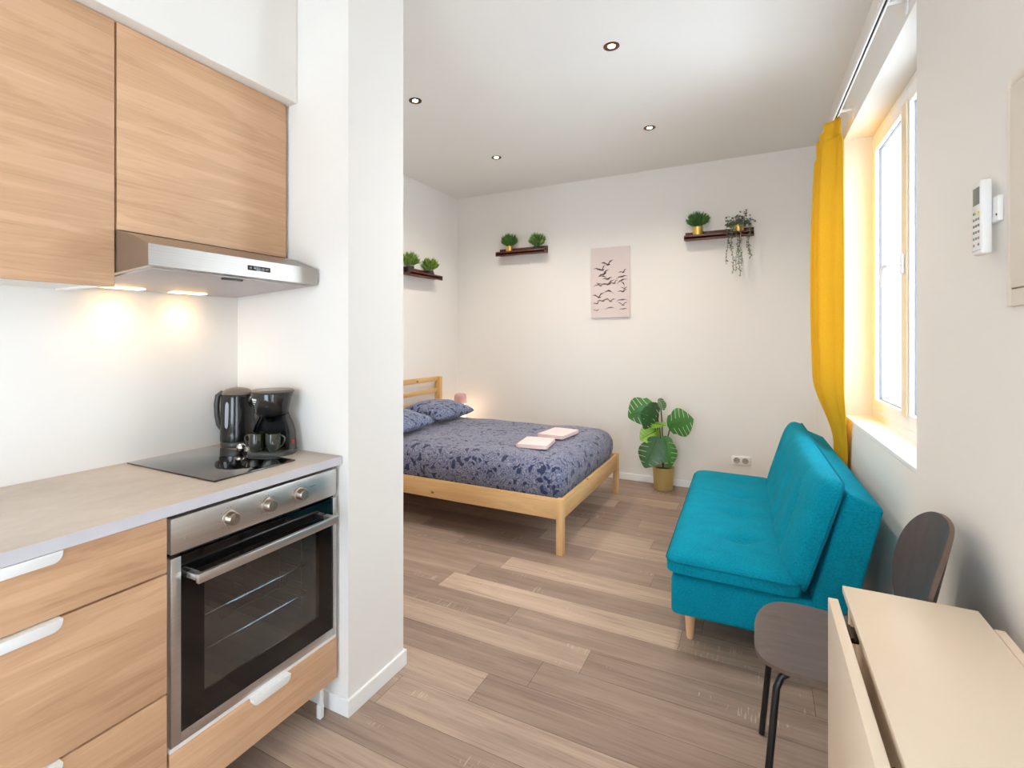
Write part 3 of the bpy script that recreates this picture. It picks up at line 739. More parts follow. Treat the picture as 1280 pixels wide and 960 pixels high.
ga.grid(gfn, 4, 16)
g2 = MB(); 
def gfn2(u, v):
    p = Vector(gfn(u, v)); return tuple(p-gd*.004)
ga.grid(gfn2, 4, 16)
part('water_gauge', ga, M['gauge'], kt, 'pale grey water level gauge')

# coffee maker: local frame with -y the front, turned towards the room
cx, cy = -1.578, 1.300
cm = thing('coffee_maker', 'black two-cup coffee maker with a red switch at the corner of the worktop', 'coffee maker', (cx, cy, Z_TOP), rz=math.radians(30))
base = MB().lathe([(0, 0), (.084, 0), (.087, .004), (.086, .014), (.080, .018), (0, .018)], (0, 0, 0), 44, sx=1.0, sy=.92)
part('base_plate', base, M['charcoal_plastic'], cm, local=True)
def tower(u, v):
    # v up; u round the back half; the waist narrows below the head
    z = .016+.208*v
    zz = z/.224
    w = .083-.026*math.exp(-((zz-.72)/.22)**2)-.008*zz
    a = PI*u
    return (w*math.cos(a), .012+.05*math.sin(a), z)
tb = MB()
tb.grid(tower, 24, 20)
def tower_front(u, v):
    z = .016+.208*v; zz = z/.224
    w = .083-.026*math.exp(-((zz-.72)/.22)**2)-.008*zz
    return (w*(1-2*u), .012, z)
part('water_tank', tb, M['charcoal_plastic'], cm, local=True)
tf = MB(); tf.grid(lambda u, v: tower_front(1-u, v), 8, 20)
part('inner_wall', tf, M['recess'], cm, 'black recess behind the cups', local=True)
cheek = MB()
for s in (1, -1):
    def ck(u, v, s=s):
        z = .016+.15*v; zz = z/.224
        w = .083-.026*math.exp(-((zz-.72)/.22)**2)-.008*zz
        d = .034*(1-v)**1.3+.012
        x0 = s*w; y = .014-d*u
        return (x0-s*.012*u, y, z)
    cheek.grid(ck, 6, 14)
    def ck2(u, v, s=s):
        p = ck(u, v); return (p[0]-s*.012, p[1], p[2])
    cheek.grid(ck2, 6, 14)
part('side_cheek', cheek, M['charcoal_plastic'], cm, local=True)
head = MB().lathe([(0, .132), (.020, .132), (.046, .142), (.056, .156), (.062, .19), (.068, .222), (.066, .226), (0, .226)], (0, -.008, 0), 44, sx=1.06, sy=.95)
hd_o = part('brew_head', head, M['black_plastic'], cm, local=True)
lg = MB()
for k, (w, z) in enumerate(((.026, .200), (.020, .192), (.012, .184))):
    lg.box(-.052-.0, -.052+w, -.0660, -.0640, z, z+.004)
lg2 = MB()
def logo_strip(a0, a1, z0, z1):
    def fn(u, v):
        a = a0+(a1-a0)*u; z = z0+(z1-z0)*v
        r = .062+(z-.19)/.032*.006+.0008
        return (r*1.06*math.cos(a), -.008+r*.95*math.sin(a), z)
    return fn
lg2.grid(logo_strip(math.radians(212), math.radians(240), .200, .207), 6, 1)
lg2.grid(logo_strip(math.radians(212), math.radians(236), .193, .197), 6, 1)
lg2.grid(logo_strip(math.radians(216), math.radians(228), .185, .188), 4, 1)
lg.bm.free()
part('logo', lg2, M['white_plastic'], hd_o, 'small white maker mark', local=True)
part('lid', MB().lathe([(0, .2265), (.068, .2265), (.069, .231), (.064, .236), (0, .238)], (0, .006, 0), 40, sx=1.1, sy=1.0), M['taupe_lid'], cm, 'taupe lid', local=True)
part('drip_spout', MB().lathe([(0, .118), (.010, .118), (.016, .132), (0, .132)], (0, -.018, 0), 20), M['black_plastic'], cm, local=True)
part('switch', MB().box(-.005, .005, -.003, .0035, -.0065, .0065, .002).xf(Matrix.Translation((.079, -.010, .044)) @ Matrix.Rotation(math.radians(50), 4, 'Z')), M['red_switch'], cm, 'red rocker switch', local=True)
# cups
def cup(label, x, y, rz):
    t = thing('cup', label, 'cup', (x, y, Z_TOP+.0183), rz, 'dark cups on the coffee maker')
    part('bowl', MB().lathe([(0, 0), (.022, 0), (.0245, .004), (.0265, .03), (.0285, .064), (.0275, .0645), (.0255, .034), (.022, .006), (0, .005)], (0, 0, 0), 36), M['dark_cup'], t, local=True)
    part('handle', MB().tube([(.0265, 0, .054), (.036, 0, .057), (.044, 0, .050), (.044, 0, .038), (.036, 0, .024), (.025, 0, .014)], .0032, 8), M['dark_cup'], t, local=True)
    return t
cr = Matrix.Rotation(math.radians(30), 3, 'Z')
p1 = Vector((cx, cy, 0)) + cr @ Vector((.020, -.047, 0)); p2 = Vector((cx, cy, 0)) + cr @ Vector((-.039, -.046, 0))
cup('smoky dark cup with its handle to the right, in front of the coffee maker', p1.x, p1.y, math.radians(20))
cup('smoky dark cup with its handle to the left, beside the kettle', p2.x, p2.y, math.radians(205))
# steel ball on the hob's edge
bx, by = -1.672, 1.238
tb_ = thing('steel_ball', 'small shiny steel ball with a hook, at the edge of the hob below the kettle', 'ball', (bx, by, Z_TOP+.0056))
part('ball', MB().lathe([(0, 0)]+[(.0165*math.sin(PI*k/16), .0165-.0165*math.cos(PI*k/16)) for k in range(1, 16)]+[(0, .033)], (bx, by, Z_TOP+.0056), 28), M['chrome'], tb_)
part('hook', MB().tube([(bx+.0155, by+.003, Z_TOP+.022), (bx+.024, by+.006, Z_TOP+.021), (bx+.030, by+.008, Z_TOP+.015), (bx+.026, by+.007, Z_TOP+.009), (bx+.02, by+.006, Z_TOP+.012)], .002, 6), M['chrome'], tb_)

# ------------------------------------------------------------------ downlights
DL = [(-.685, 2.755, 'largest recessed downlight, nearest the camera on the right of the ceiling', 'ring'),
      (-1.985, 2.77, 'recessed downlight half way along the left, beside the partition edge', 'ring_d'),
      (-.70, 3.96, 'recessed downlight near the back wall on the right', 'ring'),
      (-1.99, 3.98, 'smallest recessed downlight, near the back left corner', 'ring_d')]
def downlight(x, y, lab, ringmat):
    t = thing('downlight', lab, 'downlight', (x, y, CEIL), group='recessed ceiling downlights')
    part('ring', MB().lathe([(.042, 0), (.042, -.004), (.038, -.006), (.027, -.0045), (.019, -.001), (.019, 0)], (x, y, CEIL), 36), ringmat, t)
    part('lamp', MB().lathe([(0, -.0025), (.0185, -.0025), (.0185, 0), (0, 0)], (x, y, CEIL), 28), M['lamp_glow'], t, 'glowing lamp')
for x, y, lab, r in DL: downlight(x, y, lab, M['lamp_ring'] if r == 'ring' else M['lamp_ring_dark'])

# ------------------------------------------------------------------ shelves and their plants
def ledge(label, p, along, length, depth=.115):
    """picture ledge: flat board, low front lip, low back board"""
    x, y, z = p
    if along == 'X':
        m = MB().box(x, x+length, y-depth, y, z, z+.017, .001).box(x, x+length, y-depth, y-depth+.012, z-.014, z+.032, .001).box(x, x+length, y-.012, y, z+.017, z+.074, .001)
        return single('picture_ledge', m, M['ledge'], label, 'shelf', (x+length/2, y, z), 'dark brown picture ledges')
    m = MB().box(x, x+depth, y, y+length, z, z+.017, .001).box(x+depth-.012, x+depth, y, y+length, z-.014, z+.032, .001).box(x, x+.012, y, y+length, z+.017, z+.074, .001)
    return single('picture_ledge', m, M['ledge_y'], label, 'shelf', (x, y+length/2, z), 'dark brown picture ledges')
ZS = 2.237
ledge('dark brown picture ledge in the middle of the back wall, nearest the bed corner', (-2.44, YB, ZS), 'X', .55)
ledge('dark brown picture ledge on the right of the back wall under the trailing plant', (-.565, YB, ZS-.002), 'X', .55)
ZL = 1.968
ledge('dark brown picture ledge on the left wall above the headboard', (XL, 3.93, ZL), 'Y', .56)
def pot_mb(x, y, z, r, h):
    return MB().lathe([(0, 0), (r*.9, 0), (r*.94, .003), (r, h), (r*.93, h), (r*.9, h*.8), (0, h*.8)], (x, y, z), 32)
def tuft(x, y, z, R, Hh, n, seed, wid=.007, up=.35, keep=None):
    """grassy dome of pointed leaves"""
    rnd = random.Random(seed); m = MB(); t = bmesh.new()
    for k in range(n):
        az = rnd.uniform(0, 2*PI); el = math.asin(rnd.uniform(-up*.6, 1))
        d = Vector((math.cos(az)*math.cos(el), math.sin(az)*math.cos(el), math.sin(el)))
        tip = Vector((x, y, z))+Vector((d.x*R, d.y*R, Hh*.42+d.z*Hh*.58))*rnd.uniform(.8, 1.05)
        b = Vector((x, y, z))+Vector((d.x*R*.25, d.y*R*.25, Hh*.1*rnd.random()))
        b = b.lerp(tip, rnd.choice((0, .35, .55)))
        ax = (tip-b); side = ax.cross(Vector((rnd.uniform(-1, 1), rnd.uniform(-1, 1), rnd.uniform(-1, 1)))).normalized()*wid*rnd.uniform(.6, 1.1)
        nrm = ax.cross(side).normalized()*.0025
        md = b.lerp(tip, .55)
        P5 = (b, md+side+nrm, tip, md-side+nrm, md-nrm)
        if keep:
            for p in P5: keep(p)
        v = [t.verts.new(p) for p in P5]
        t.faces.new((v[0], v[1], v[4])); t.faces.new((v[1], v[2], v[4])); t.faces.new((v[2], v[3], v[4])); t.faces.new((v[3], v[0], v[4]))
    m._take(t); return m
def keep_clear(p):
    if p.y > YB-.016: p.y = YB-.016-.03*abs(math.sin(p.x*210+p.z*170))
    if p.x < XL+.016: p.x = XL+.016+.03*abs(math.sin(p.y*210+p.z*170))
def small_plant(label, x, y, z, r, h, R, Hh, potm, leafms, seed, n=300, wid=.007):
    t = thing('potted_plant', label, 'plant', (x, y, z), group='small potted plants on the ledges')
    part('pot', pot_mb(x, y, z, r, h), potm, t)
    part('soil', MB().lathe([(0, h*.84), (r*.88, h*.82), (r*.88, h*.72), (0, h*.72)], (x, y, z), 20), M['soil'], t)
    m = tuft(x, y, z+h*.98, R, Hh*.92, n, seed, wid, .32, keep_clear)
    for i, f in enumerate(m.bm.faces): f.material_index = (i//4*7+i//4//3) % len(leafms)
    part('foliage', m, leafms, t, smooth=False)
    return t
G, Y_, D = M['grass_green'], M['grass_yellow'], M['deep_green']
zs = ZS+.0175
small_plant('green conical plant in a gold pot on the middle back ledge', -2.305, YB-.058, zs, .037, .072, .098, .165, M['gold'], [G, G, D], 1)
small_plant('bushy green plant in a black pot at the right end of the middle back ledge', -1.99, YB-.058, zs, .036, .05, .095, .165, M['black_pot'], [G, Y_, D], 2)
small_plant('dark green grassy plant in a gold pot, left on the right-hand back ledge', -.456, YB-.0575, zs-.0015, .043, .09, .105, .165, M['gold'], [D, D, G], 3, 380, .006)
small_plant('yellowish plant in a black pot on the left wall ledge, beside the partition edge', XL+.058, 4.0, ZL+.0175, .04, .06, .105, .165, M['black_pot'], [G, Y_, Y_], 4)
small_plant('yellowish green plant in a black pot at the far end of the left wall ledge', XL+.058, 4.335, ZL+.0175, .04, .055, .105, .16, M['black_pot'], [G, Y_, Y_], 5)
# trailing plant
tx, ty, tz = -.132, YB-.0575, zs-.0015
tp = thing('trailing_plant', 'trailing grey-green plant in a gold pot hanging over the right-hand back ledge', 'plant', (tx, ty, tz))
part('pot', pot_mb(tx, ty, tz, .043, .075), M['gold'], tp)
part('soil', MB().lathe([(0, .062), (.038, .06), (.038, .055), (0, .055)], (tx, ty, tz), 20), M['soil'], tp)
rnd = random.Random(11)
def leaflet(t, p, size, rnd, front=None):
    d = Vector((rnd.uniform(-1, 1), rnd.uniform(-1, 1), rnd.uniform(-.9, .6))).normalized()
    s = d.cross(Vector((rnd.uniform(-1, 1), rnd.uniform(-1, 1), rnd.uniform(-1, 1)))).normalized()
    a, b = p, p+d*size
    m = (a+b)/2
    n = d.cross(s)*size*.1
    q4 = (Vector(a), m+s*size*.32+n, Vector(b), m-s*size*.32+n)
    for q in q4:
        keep_clear(q)
        if front is not None: q.y = min(q.y, front)
    v = [t.verts.new(q) for q in q4]
    t.faces.new((v[0], v[1], v[2])); t.faces.new((v[0], v[2], v[3]))
crown = MB(); t = bmesh.new()
for k in range(260):
    p = Vector((tx+max(-.085, min(.08, rnd.gauss(0, .045))), ty-.012+rnd.uniform(-.05, .045), tz+.055+abs(rnd.gauss(0, .04))))
    p.z = max(p.z, tz+.078); p.y = min(p.y, ty+.02); leaflet(t, p, rnd.uniform(.02, .034), rnd)
for k in range(34):
    f = k/33; leaflet(t, Vector((tx+.03+.03*f, ty-.01, tz+.09+.11*f+rnd.uniform(-.008, .008))), .03*(1-.4*f), rnd)
for k in range(20):
    f = k/19; leaflet(t, Vector((tx+.03+.10*f, ty-.01, tz+.085+.03*math.sin(f*3))), .024, rnd)
crown._take(t)
part('foliage', crown, M['grey_green'], tp, smooth=False)
for (dx, z_end, dy) in ((-.085, 2.0, -.077), (-.065, 2.13, -.073), (-.045, 1.905, -.081), (-.012, 1.93, -.077), (.008, 1.88, -.081), (.018, 1.97, -.085), (.075, 2.07, -.079), (.085, 2.03, -.075)):
    m = MB(); t = bmesh.new()
    x0, y0 = tx+dx, ty+dy
    top = tz+.075; n = int((top-z_end)/.0105)
    pts = [(tx+dx*.5, ty-.02, tz+.075), (tx+dx*.85, ty+dy*.75, tz+.085)]
    for k in range(n+1):
        f = k/n; z = tz+.05+(z_end-tz-.05)*f
        px = x0+.008*math.sin(f*7+dx*90); py = y0+.005*math.cos(f*9+dx*70)
        pts.append((px, py, z))
        for q in range(2): leaflet(t, Vector((px+rnd.uniform(-.004, .004), py+rnd.uniform(-.004, .004), z)), rnd.uniform(.010, .019), rnd, YB-.118)
    m._take(t)
    m.tube(pts, .0014, 5)
    part('vine', m, M['grey_green'], tp, smooth=False)

# ------------------------------------------------------------------ art
ax0, ax1, az0, az1 = -1.432, -1.057, 1.556, 2.238
ay = YB-.022
am = MB().box(ax0, ax1, ay, YB-.0005, az0, az1, .002, mi=0)
def bird(cx_, cz_, s, flap, lean, mi):
    """a gull in flight: two bent wings and a body, as slim inked shapes"""
    t = bmesh.new()
    def P(u, v):
        c, sn = math.cos(lean), math.sin(lean)
        return t.verts.new((cx_+s*(u*c-v*sn), ay-.0006, cz_+s*(u*sn+v*c)))
    def poly(ps):
        t.faces.new([P(*p) for p in ps])
    for sg in (-1, 1):
        poly([(0, .06), (sg*.28, .16+flap*.5), (sg*.3, .05+flap*.42), (0, -.05)])
        poly([(sg*.28, .16+flap*.5), (sg*.62, .02+flap*.9), (sg*.3, .05+flap*.42)])
    poly([(-.09, .02), (0, .09), (.2, .03), (.27, -.02), (.12, -.08), (-.14, -.05)])
    am._take(t, mi)
def fp(u, v):  # fractions of the canvas
    return ax0+(ax1-ax0)*u, az1-(az1-az0)*v
for (u, v, s, fl, le, mi) in ((.44, .25, .13, .7, .2, 1), (.2, .31, .13, -.3, -.3, 1), (.3, .32, .10, .8, .5, 1), (.34, .38, .14, .1, .6, 1), (.32, .41, .1, -.5, -.2, 1), (.43, .455, .11, .15, .1, 1),
                              (.1, .53, .1, -.2, .3, 2), (.24, .545, .1, .6, -.2, 2), (.45, .53, .15, .3, .35, 2), (.6, .52, .1, .6, .3, 2), (.45, .62, .13, -.9, 0, 1),
                              (.88, .43, .12, -.3, .2, 1), (.8, .48, .12, -.5, .4, 1), (.94, .37, .09, .5, .4, 1), (.9, .52, .09, -.7, -.9, 1), (.94, .64, .1, .2, .2, 1), (.93, .6, .07, .5, 0, 1),
                              (.11, .71, .12, .8, .2, 1), (.05, .80, .08, .4, .3, 1), (.3, .765, .12, .1, .1, 2), (.5, .77, .11, .6, -.1, 2), (.84, .755, .12, -.4, .1, 2), (.82, .83, .1, .7, 0, 2),
                              (.5, .86, .1, -.5, .1, 2), (.05, .9, .07, .3, 0, 2), (.93, .885, .09, -.2, .1, 2)):
    x, z = fp(u, v)
    m_ = s*.85
    x = min(max(x, ax0+m_*.55+.02), ax1-m_*.55-.02)
    bird(x, z, s*.80, fl*.5, le, mi)
single('wall_picture', am, [M['canvas'], M['bird'], M['bird_pale']], 'tall pale pink canvas of flying birds on the back wall', 'picture', ((ax0+ax1)/2, YB, az0), smooth=False)

# ------------------------------------------------------------------ wall socket
sx0, sx1, sz0, sz1 = -.186, -.042, .255, .330
so = thing('wall_socket', 'white double wall socket low on the back wall behind the sofa', 'socket', ((sx0+sx1)/2, YB, sz0))
part('cover_plate', MB().box(sx0, sx1, YB-.012, YB-.0003, sz0, sz1, .004), M['white_plastic'], so)
for k in (.27, .73):
    xk = sx0+(sx1-sx0)*k; zk = (sz0+sz1)/2
    ins = MB().lathe([(.0255, .0005), (.0255, -.0008), (.0235, -.0008), (.0215, .0004), (0, .0004)], (xk, YB-.0126, zk), 28, axis='Y')
    o = part('outlet', ins, M['outlet'], so, 'recessed round outlet')
    part('pin_hole', MB().lathe([(0, 0), (.003, 0), (.003, .002), (0, .002)], (xk-.008, YB-.0136, zk), 10, axis='Y').lathe([(0, 0), (.003, 0), (.003, .002), (0, .002)], (xk+.008, YB-.0136, zk), 10, axis='Y'), M['dark_gap'], o)

# ------------------------------------------------------------------ bed
bed = thing('bed', 'natural pine double bed frame with a slatted headboard in the corner', 'bed', (-2.0, 3.77, 0))
bx0, bx1, by0, by1 = -2.955, -1.055, 3.03, 4.515
pw = .045
for y0 in (by0, by1-pw):
    part('leg', MB().box(bx1-pw, bx1, y0, y0+pw, 0, .352, .003), M['pine_z'], bed)
    part('headboard_post', MB().box(bx0, bx0+pw+.02, y0, y0+pw, 0, .955, .003), M['pine_z'], bed)
part('side_rail', MB().box(bx0+pw+.02, bx1-pw, by0+.004, by0+.026, .222, .350, .002), M['pine_x'], bed)
part('side_rail', MB().box(bx0+pw+.02, bx1-pw, by1-.026, by1-.004, .222, .350, .002), M['pine_x'], bed)
part('foot_rail', MB().box(bx1-.028, bx1-.006, by0+pw, by1-pw, .222, .345, .002), M['pine_y'], bed)
for z0, z1 in ((.908, .955), (.79, .832), (.668, .712), (.45, .56)):
    part('headboard_rail', MB().box(bx0+.012, bx0+.034, by0+pw-(.045 if z0 > .9 else 0), by1-pw+(.045 if z0 > .9 else 0), z0, z1, .002), M['pine_y'], bed)
sl = MB()
for k in range(14): sl.box(bx0+.12+.125*k, bx0+.18+.125*k, by0+.03, by1-.03, .262, .278, .001)
part('slats', sl, M['pine_y'], bed)
# mattress wrapped in its bedspread: one soft block
def bedspread():
    m = MB()
    x0, x1, y0, y1, z0, z1 = -2.87, -1.098, 3.072, 4.472, .2785, .572
    nx, ny, nz = 56, 46, 12
    rnd = random.Random(5)
    ph = [rnd.uniform(0, 6.28) for _ in range(12)]
    def wob(x, y):
        return .004*math.sin(7*x+ph[0])*math.sin(6*y+ph[1])+.003*math.sin(15*x+11*y+ph[2])+.003*math.sin(13*y-9*x+ph[3])
    t = bmesh.new(); bmesh.ops.create_grid(t, x_segments=1, y_segments=1, size=1); t.free()
    # rounded box: wrap a cube grid
    t = bmesh.new()
    cx_, cy_, cz_ = (x0+x1)/2, (y0+y1)/2, (z0+z1)/2
    hx, hy, hz = (x1-x0)/2, (y1-y0)/2, (z1-z0)/2
    R, Rz = .11, .105
    def place(p):
        x, y, z = p
        top = z > 0
        ix = max(-(hx-R), min(hx-R, x)); iy = max(-(hy-R), min(hy-R, y)); iz = max(-(hz-.02), min(hz-Rz, z))
        d = Vector((x-ix, y-iy, (z-iz)))
        if z-iz < 0:
            rr = Vector(((x-ix)/R, (y-iy)/R, (z-iz)/.02))
        else:
            rr = Vector(((x-ix)/R, (y-iy)/R, (z-iz)/Rz))
        m_ = max(abs(rr.x), abs(rr.y), abs(rr.z)); l = rr.length
        if l > 1e-9:
            rr = rr*(m_/l)
        q = Vector((ix+rr.x*R, iy+rr.y*R, iz+rr.z*(Rz if z-iz >= 0 else .02)))
        # slack bulge of the sides and creases
        f = max(0., min(1., (q.z+cz_-.345)/.05))*max(0., 1-(q.z/hz)**2)
        sidey = abs(q.y) > hy-R*.6; sidex = abs(q.x) > hx-R*.6
        wv = .008*math.sin(q.x*14+ph[4])*math.sin(q.x*5.3+ph[5])
        wy = .008*math.sin(q.y*15+ph[6])*math.sin(q.y*6.1+ph[7])
        if sidey: q.y += math.copysign(.022*f+wv*f, q.y)
        if sidex: q.x += math.copysign(.020*f+wy*f, q.x)
        if top: q.z += wob(q.x, q.y)*(1 if abs(q.x) < hx-.05 and abs(q.y) < hy-.05 else .4)
        return (q.x+cx_, q.y+cy_, q.z+cz_)
    vm = {}
    def V(i, j, k):
        key = (i, j, k)
        if key not in vm: vm[key] = t.verts.new(place((-hx+2*hx*i/nx, -hy+2*hy*j/ny, -hz+2*hz*k/nz)))
        return vm[key]
    for i in range(nx):
        for j in range(ny):
            t.faces.new((V(i, j, nz), V(i+1, j, nz), V(i+1, j+1, nz), V(i, j+1, nz)))
            t.faces.new((V(i, j, 0), V(i, j+1, 0), V(i+1, j+1, 0), V(i+1, j, 0)))
    for i in range(nx):
        for k in range(nz):
            t.faces.new((V(i, 0, k), V(i+1, 0, k), V(i+1, 0, k+1), V(i, 0, k+1)))
            t.faces.new((V(i, ny, k), V(i, ny, k+1), V(i+1, ny, k+1), V(i+1, ny, k)))
    for j in range(ny):
        for k in range(nz):
            t.faces.new((V(0, j, k), V(0, j, k+1), V(0, j+1, k+1), V(0, j+1, k)))
            t.faces.new((V(nx, j, k), V(nx, j+1, k), V(nx, j+1, k+1), V(nx, j, k+1)))
    bmesh.ops.recalc_face_normals(t, faces=t.faces[:])
    m._take(t)
    return m
single('bedspread', bedspread(), M['paisley'], 'blue-grey paisley bedspread wrapped over the mattress of the pine bed', 'bedspread', (-1.98, 3.77, .2785))
def pillow(label, x, y, z, rx, ry, rz, L=.60, W=.42, Hh=.155):
    m = MB().puff(W, L, Hh, .008, 22, 30, corner=.02, bottom=.45, power=2.8,
                  top=lambda px, py, f: .006*math.sin(px*30+py*9)*f)
    # pull the corners out into points
    for v in m.bm.verts:
        u, w = v.co.x/(W/2), v.co.y/(L/2)
        k = 1-.06*(1-abs(u)**2)*abs(w)**3; k2 = 1-.05*(1-abs(w)**2)*abs(u)**3
        v.co.y *= k; v.co.x *= k2
    o = single('pillow', m, M['paisley_pillow'], label, 'pillow', (x, y, z), 'blue patterned pillows', local=True)
    o.rotation_euler = (rx, ry, rz)
    return o
pillow('blue patterned pillow at the far side of the bed, by the lamp', -2.66, 4.10, .668, math.radians(1), math.radians(7), math.radians(-4))
pillow('blue patterned pillow at the near side of the bed, cut by the partition edge', -2.62, 3.38, .668, math.radians(-1), math.radians(7), math.radians(5), .62)
# towels: folded pads with visible fold layers
def towel(label, x, y, rz, sx=.215, sy=.30):
    t = thing('towel', label, 'towel', (x, y, .5835), rz, 'folded pink towels on the bed')
    th = .0095
    for k in range(3):
        part('fold', MB().puff(sx-.004*k, sy-.004*k, th+.004, th*.8, 10, 12, corner=.014, mat4=Matrix.Translation((.002*k, .001*k, th*.55+th*k*.92))), M['pink'], t, local=True)
    # turned edge joining the layers on the side facing the headboard
    part('turned_edge', MB().tube([(-sx/2+.004, -sy/2+.012, th*1.5), (-sx/2+.004, sy/2-.012, th*1.5)], th*1.42, 14), M['pink'], t, local=True)
    return t
towel('folded pink towel lying nearer the front edge of the bed', -1.40, 3.455, math.radians(8))
towel('folded pink towel lying further back, near the wall', -1.385, 3.885, math.radians(-4), .21, .34)

# ------------------------------------------------------------------ bedside table and lamp
ns = thing('bedside_table', 'small white bedside table in the corner behind the bed', 'bedside table', (-2.8, 4.755, 0))
part('top', MB().box(-2.96, -2.74, 4.60, 4.945, .435, .455, .003), M['trim'], ns)
for x in (-2.95, -2.77):
    for y in (4.615, 4.91): part('leg', MB().box(x, x+.02, y, y+.02, 0, .435, .002), M['trim'], ns)
lx, ly, lz = -2.84, 4.80, .4555
lp = thing('bedside_lamp', 'small glowing table lamp with a pink glass cap beside the bed', 'lamp', (lx, ly, lz))
part('base', MB().lathe([(0, 0), (.055, 0), (.057, .006), (.054, .022), (0, .024)], (lx, ly, lz), 32), M['pink_glass'], lp)
part('glow_shade', MB().lathe([(0, .025), (.058, .025), (.062, .04), (.0655, .185), (0, .186)], (lx, ly, lz), 36), M['lamp_clear'], lp, 'glowing frosted lower glass')
part('glass_cap', MB().lathe([(0, .187), (.067, .187), (.067, .25), (.062, .278), (.048, .294), (0, .30)], (lx, ly, lz), 36), M['pink_glass'], lp, 'smoky pink glass cap')

# ------------------------------------------------------------------ monstera
mx, my = -.735, 4.828
ms = thing('monstera_plant', 'leafy monstera plant in a brass pot on the floor between bed and sofa', 'plant', (mx, my, 0))
part('pot', MB().lathe([(0, 0), (.079, 0), (.081, .003), (.091, .186), (.096, .190), (.096, .198), (.089, .198), (.086, .165), (0, .165)], (mx, my, 0), 44), M['gold_matt'], ms)
part('soil', MB().lathe([(0, .176), (.085, .172), (.085, .15), (0, .15)], (mx, my, 0), 24), M['soil'], ms)
def monstera_leaf(base, tip, face, width, m, holes=True, curl=.12, nl=6):
    """split leaf: lobes on both sides of a midrib with open slits between them"""
    B, T = Vector(base), Vector(tip)
    ax = T-B; L = ax.length; ax.normalize()
    F_ = Vector(face); F_ = (F_-ax*F_.dot(ax)).normalized(); sd = ax.cross(F_)
    t = bmesh.new()
    def half(tt):   # outline half width along the midrib (0 base .. 1 tip), heart shaped
        if tt < -.16: return 0
        return width/2*max(0, math.sin(PI*min(1, max(0, (tt+.16)/1.16))**.80))**.75
    def P(tt, w):
        q = w/(width/2)
        return B+ax*(L*tt)+sd*w-F_*(curl*L*(q*q*.55+max(0, tt-.4)**2*.9))+F_*.006
    for s in (1, -1):
        n = nl*8
        edges = [-.16+1.16*i/n for i in range(n+1)]
        prev = None
        for i in range(n):
            a, b = edges[i], edges[i+1]
            ph = (i+.5) % 8
            slit = ph < 1. and 8 <= i < n-4
            def row(tt):
                hw = half(tt)
                return [P(tt+.16*(k/6*hw/(width/2))*(1-tt) if tt > -.1 else tt, s*hw*k/6) for k in range(7)]
            ra, rb = row(a), row(b)
            if a < 0:      # the heart lobes behind the stalk
                ha, hb_ = half(a), half(b)
                ra = [P(a*k/6*1.0, s*ha*k/6) for k in range(7)]; rb = [P(b*k/6*1.0, s*hb_*k/6) for k in range(7)]
                if b > 0: rb = row(b)
            va = [t.verts.new(p) for p in ra]; vb = [t.verts.new(p) for p in rb]
            for k in range(2 if slit else 6):
                try: t.faces.new((va[k], va[k+1], vb[k+1], vb[k]))
                except ValueError: pass
    bmesh.ops.remove_doubles(t, verts=t.verts[:], dist=1e-5)
    bmesh.ops.recalc_face_normals(t, faces=t.faces[:])
    mb = MB(); mb._take(t)
    # pale midrib on the blade
    mb.tube([P(f, 0)+F_*.0015 for f in (-.02, .25, .5, .75, .95)], [.0035, .003, .0025, .002, .001], 6, mi=1)
    return mb
def leaf_part(base, tip, face, width, m, **k):
    o = part('leaf', monstera_leaf(base, tip, face, width, m, **k), [m, M['stem']], ms)
    return o
crown_pt = (mx, my-.005, .17)
def petiole(path): part('stem', MB().tube(path, .0055, 8), M['stem'], ms)
LV = [ # base, tip, facing, width, material
    ((-.835, 4.80, .735), (-1.035, 4.78, .625), (.25, -1, .15), .27, M['leaf']),          # upper left
    ((-.795, 4.76, .745), (-.875, 4.68, .545), (.75, -.6, .1), .20, M['leaf_dark']),       # hanging in front of it, its shade put into a darker green
    ((-.755, 4.80, .80), (-.715, 4.74, .715), (.3, -1, .2), .075, M['leaf_dark']),         # new leaf on top
    ((-.665, 4.80, .585), (-.475, 4.76, .655), (-.1, -1, .12), .255, M['leaf']),           # right
    ((-.79, 4.77, .52), (-.915, 4.70, .445), (.1, -.9, .6), .19, M['leaf_bright']),        # left, mid
    ((-.81, 4.76, .585), (-.69, 4.66, .595), (0, -.45, .9), .13, M['leaf_bright']),        # flat bright one
    ((-.775, 4.70, .445), (-.86, 4.63, .215), (-.1, -1, .2), .235, M['leaf_dark']),        # low front
    ((-.70, 4.72, .46), (-.655, 4.68, .23), (.35, -1, .1), .17, M['leaf']),                # low right
]
for b, tp_, f, w, m in LV: leaf_part(b, tp_, f, w, m)
for (b, *_r) in LV:
    mid = ((crown_pt[0]*.55+b[0]*.45), (crown_pt[1]*.6+b[1]*.4)+.01, crown_pt[2]*.35+b[2]*.65)
    petiole([crown_pt, ((crown_pt[0]+mid[0])/2, crown_pt[1]+.005, (crown_pt[2]+mid[2])/2), mid, b])

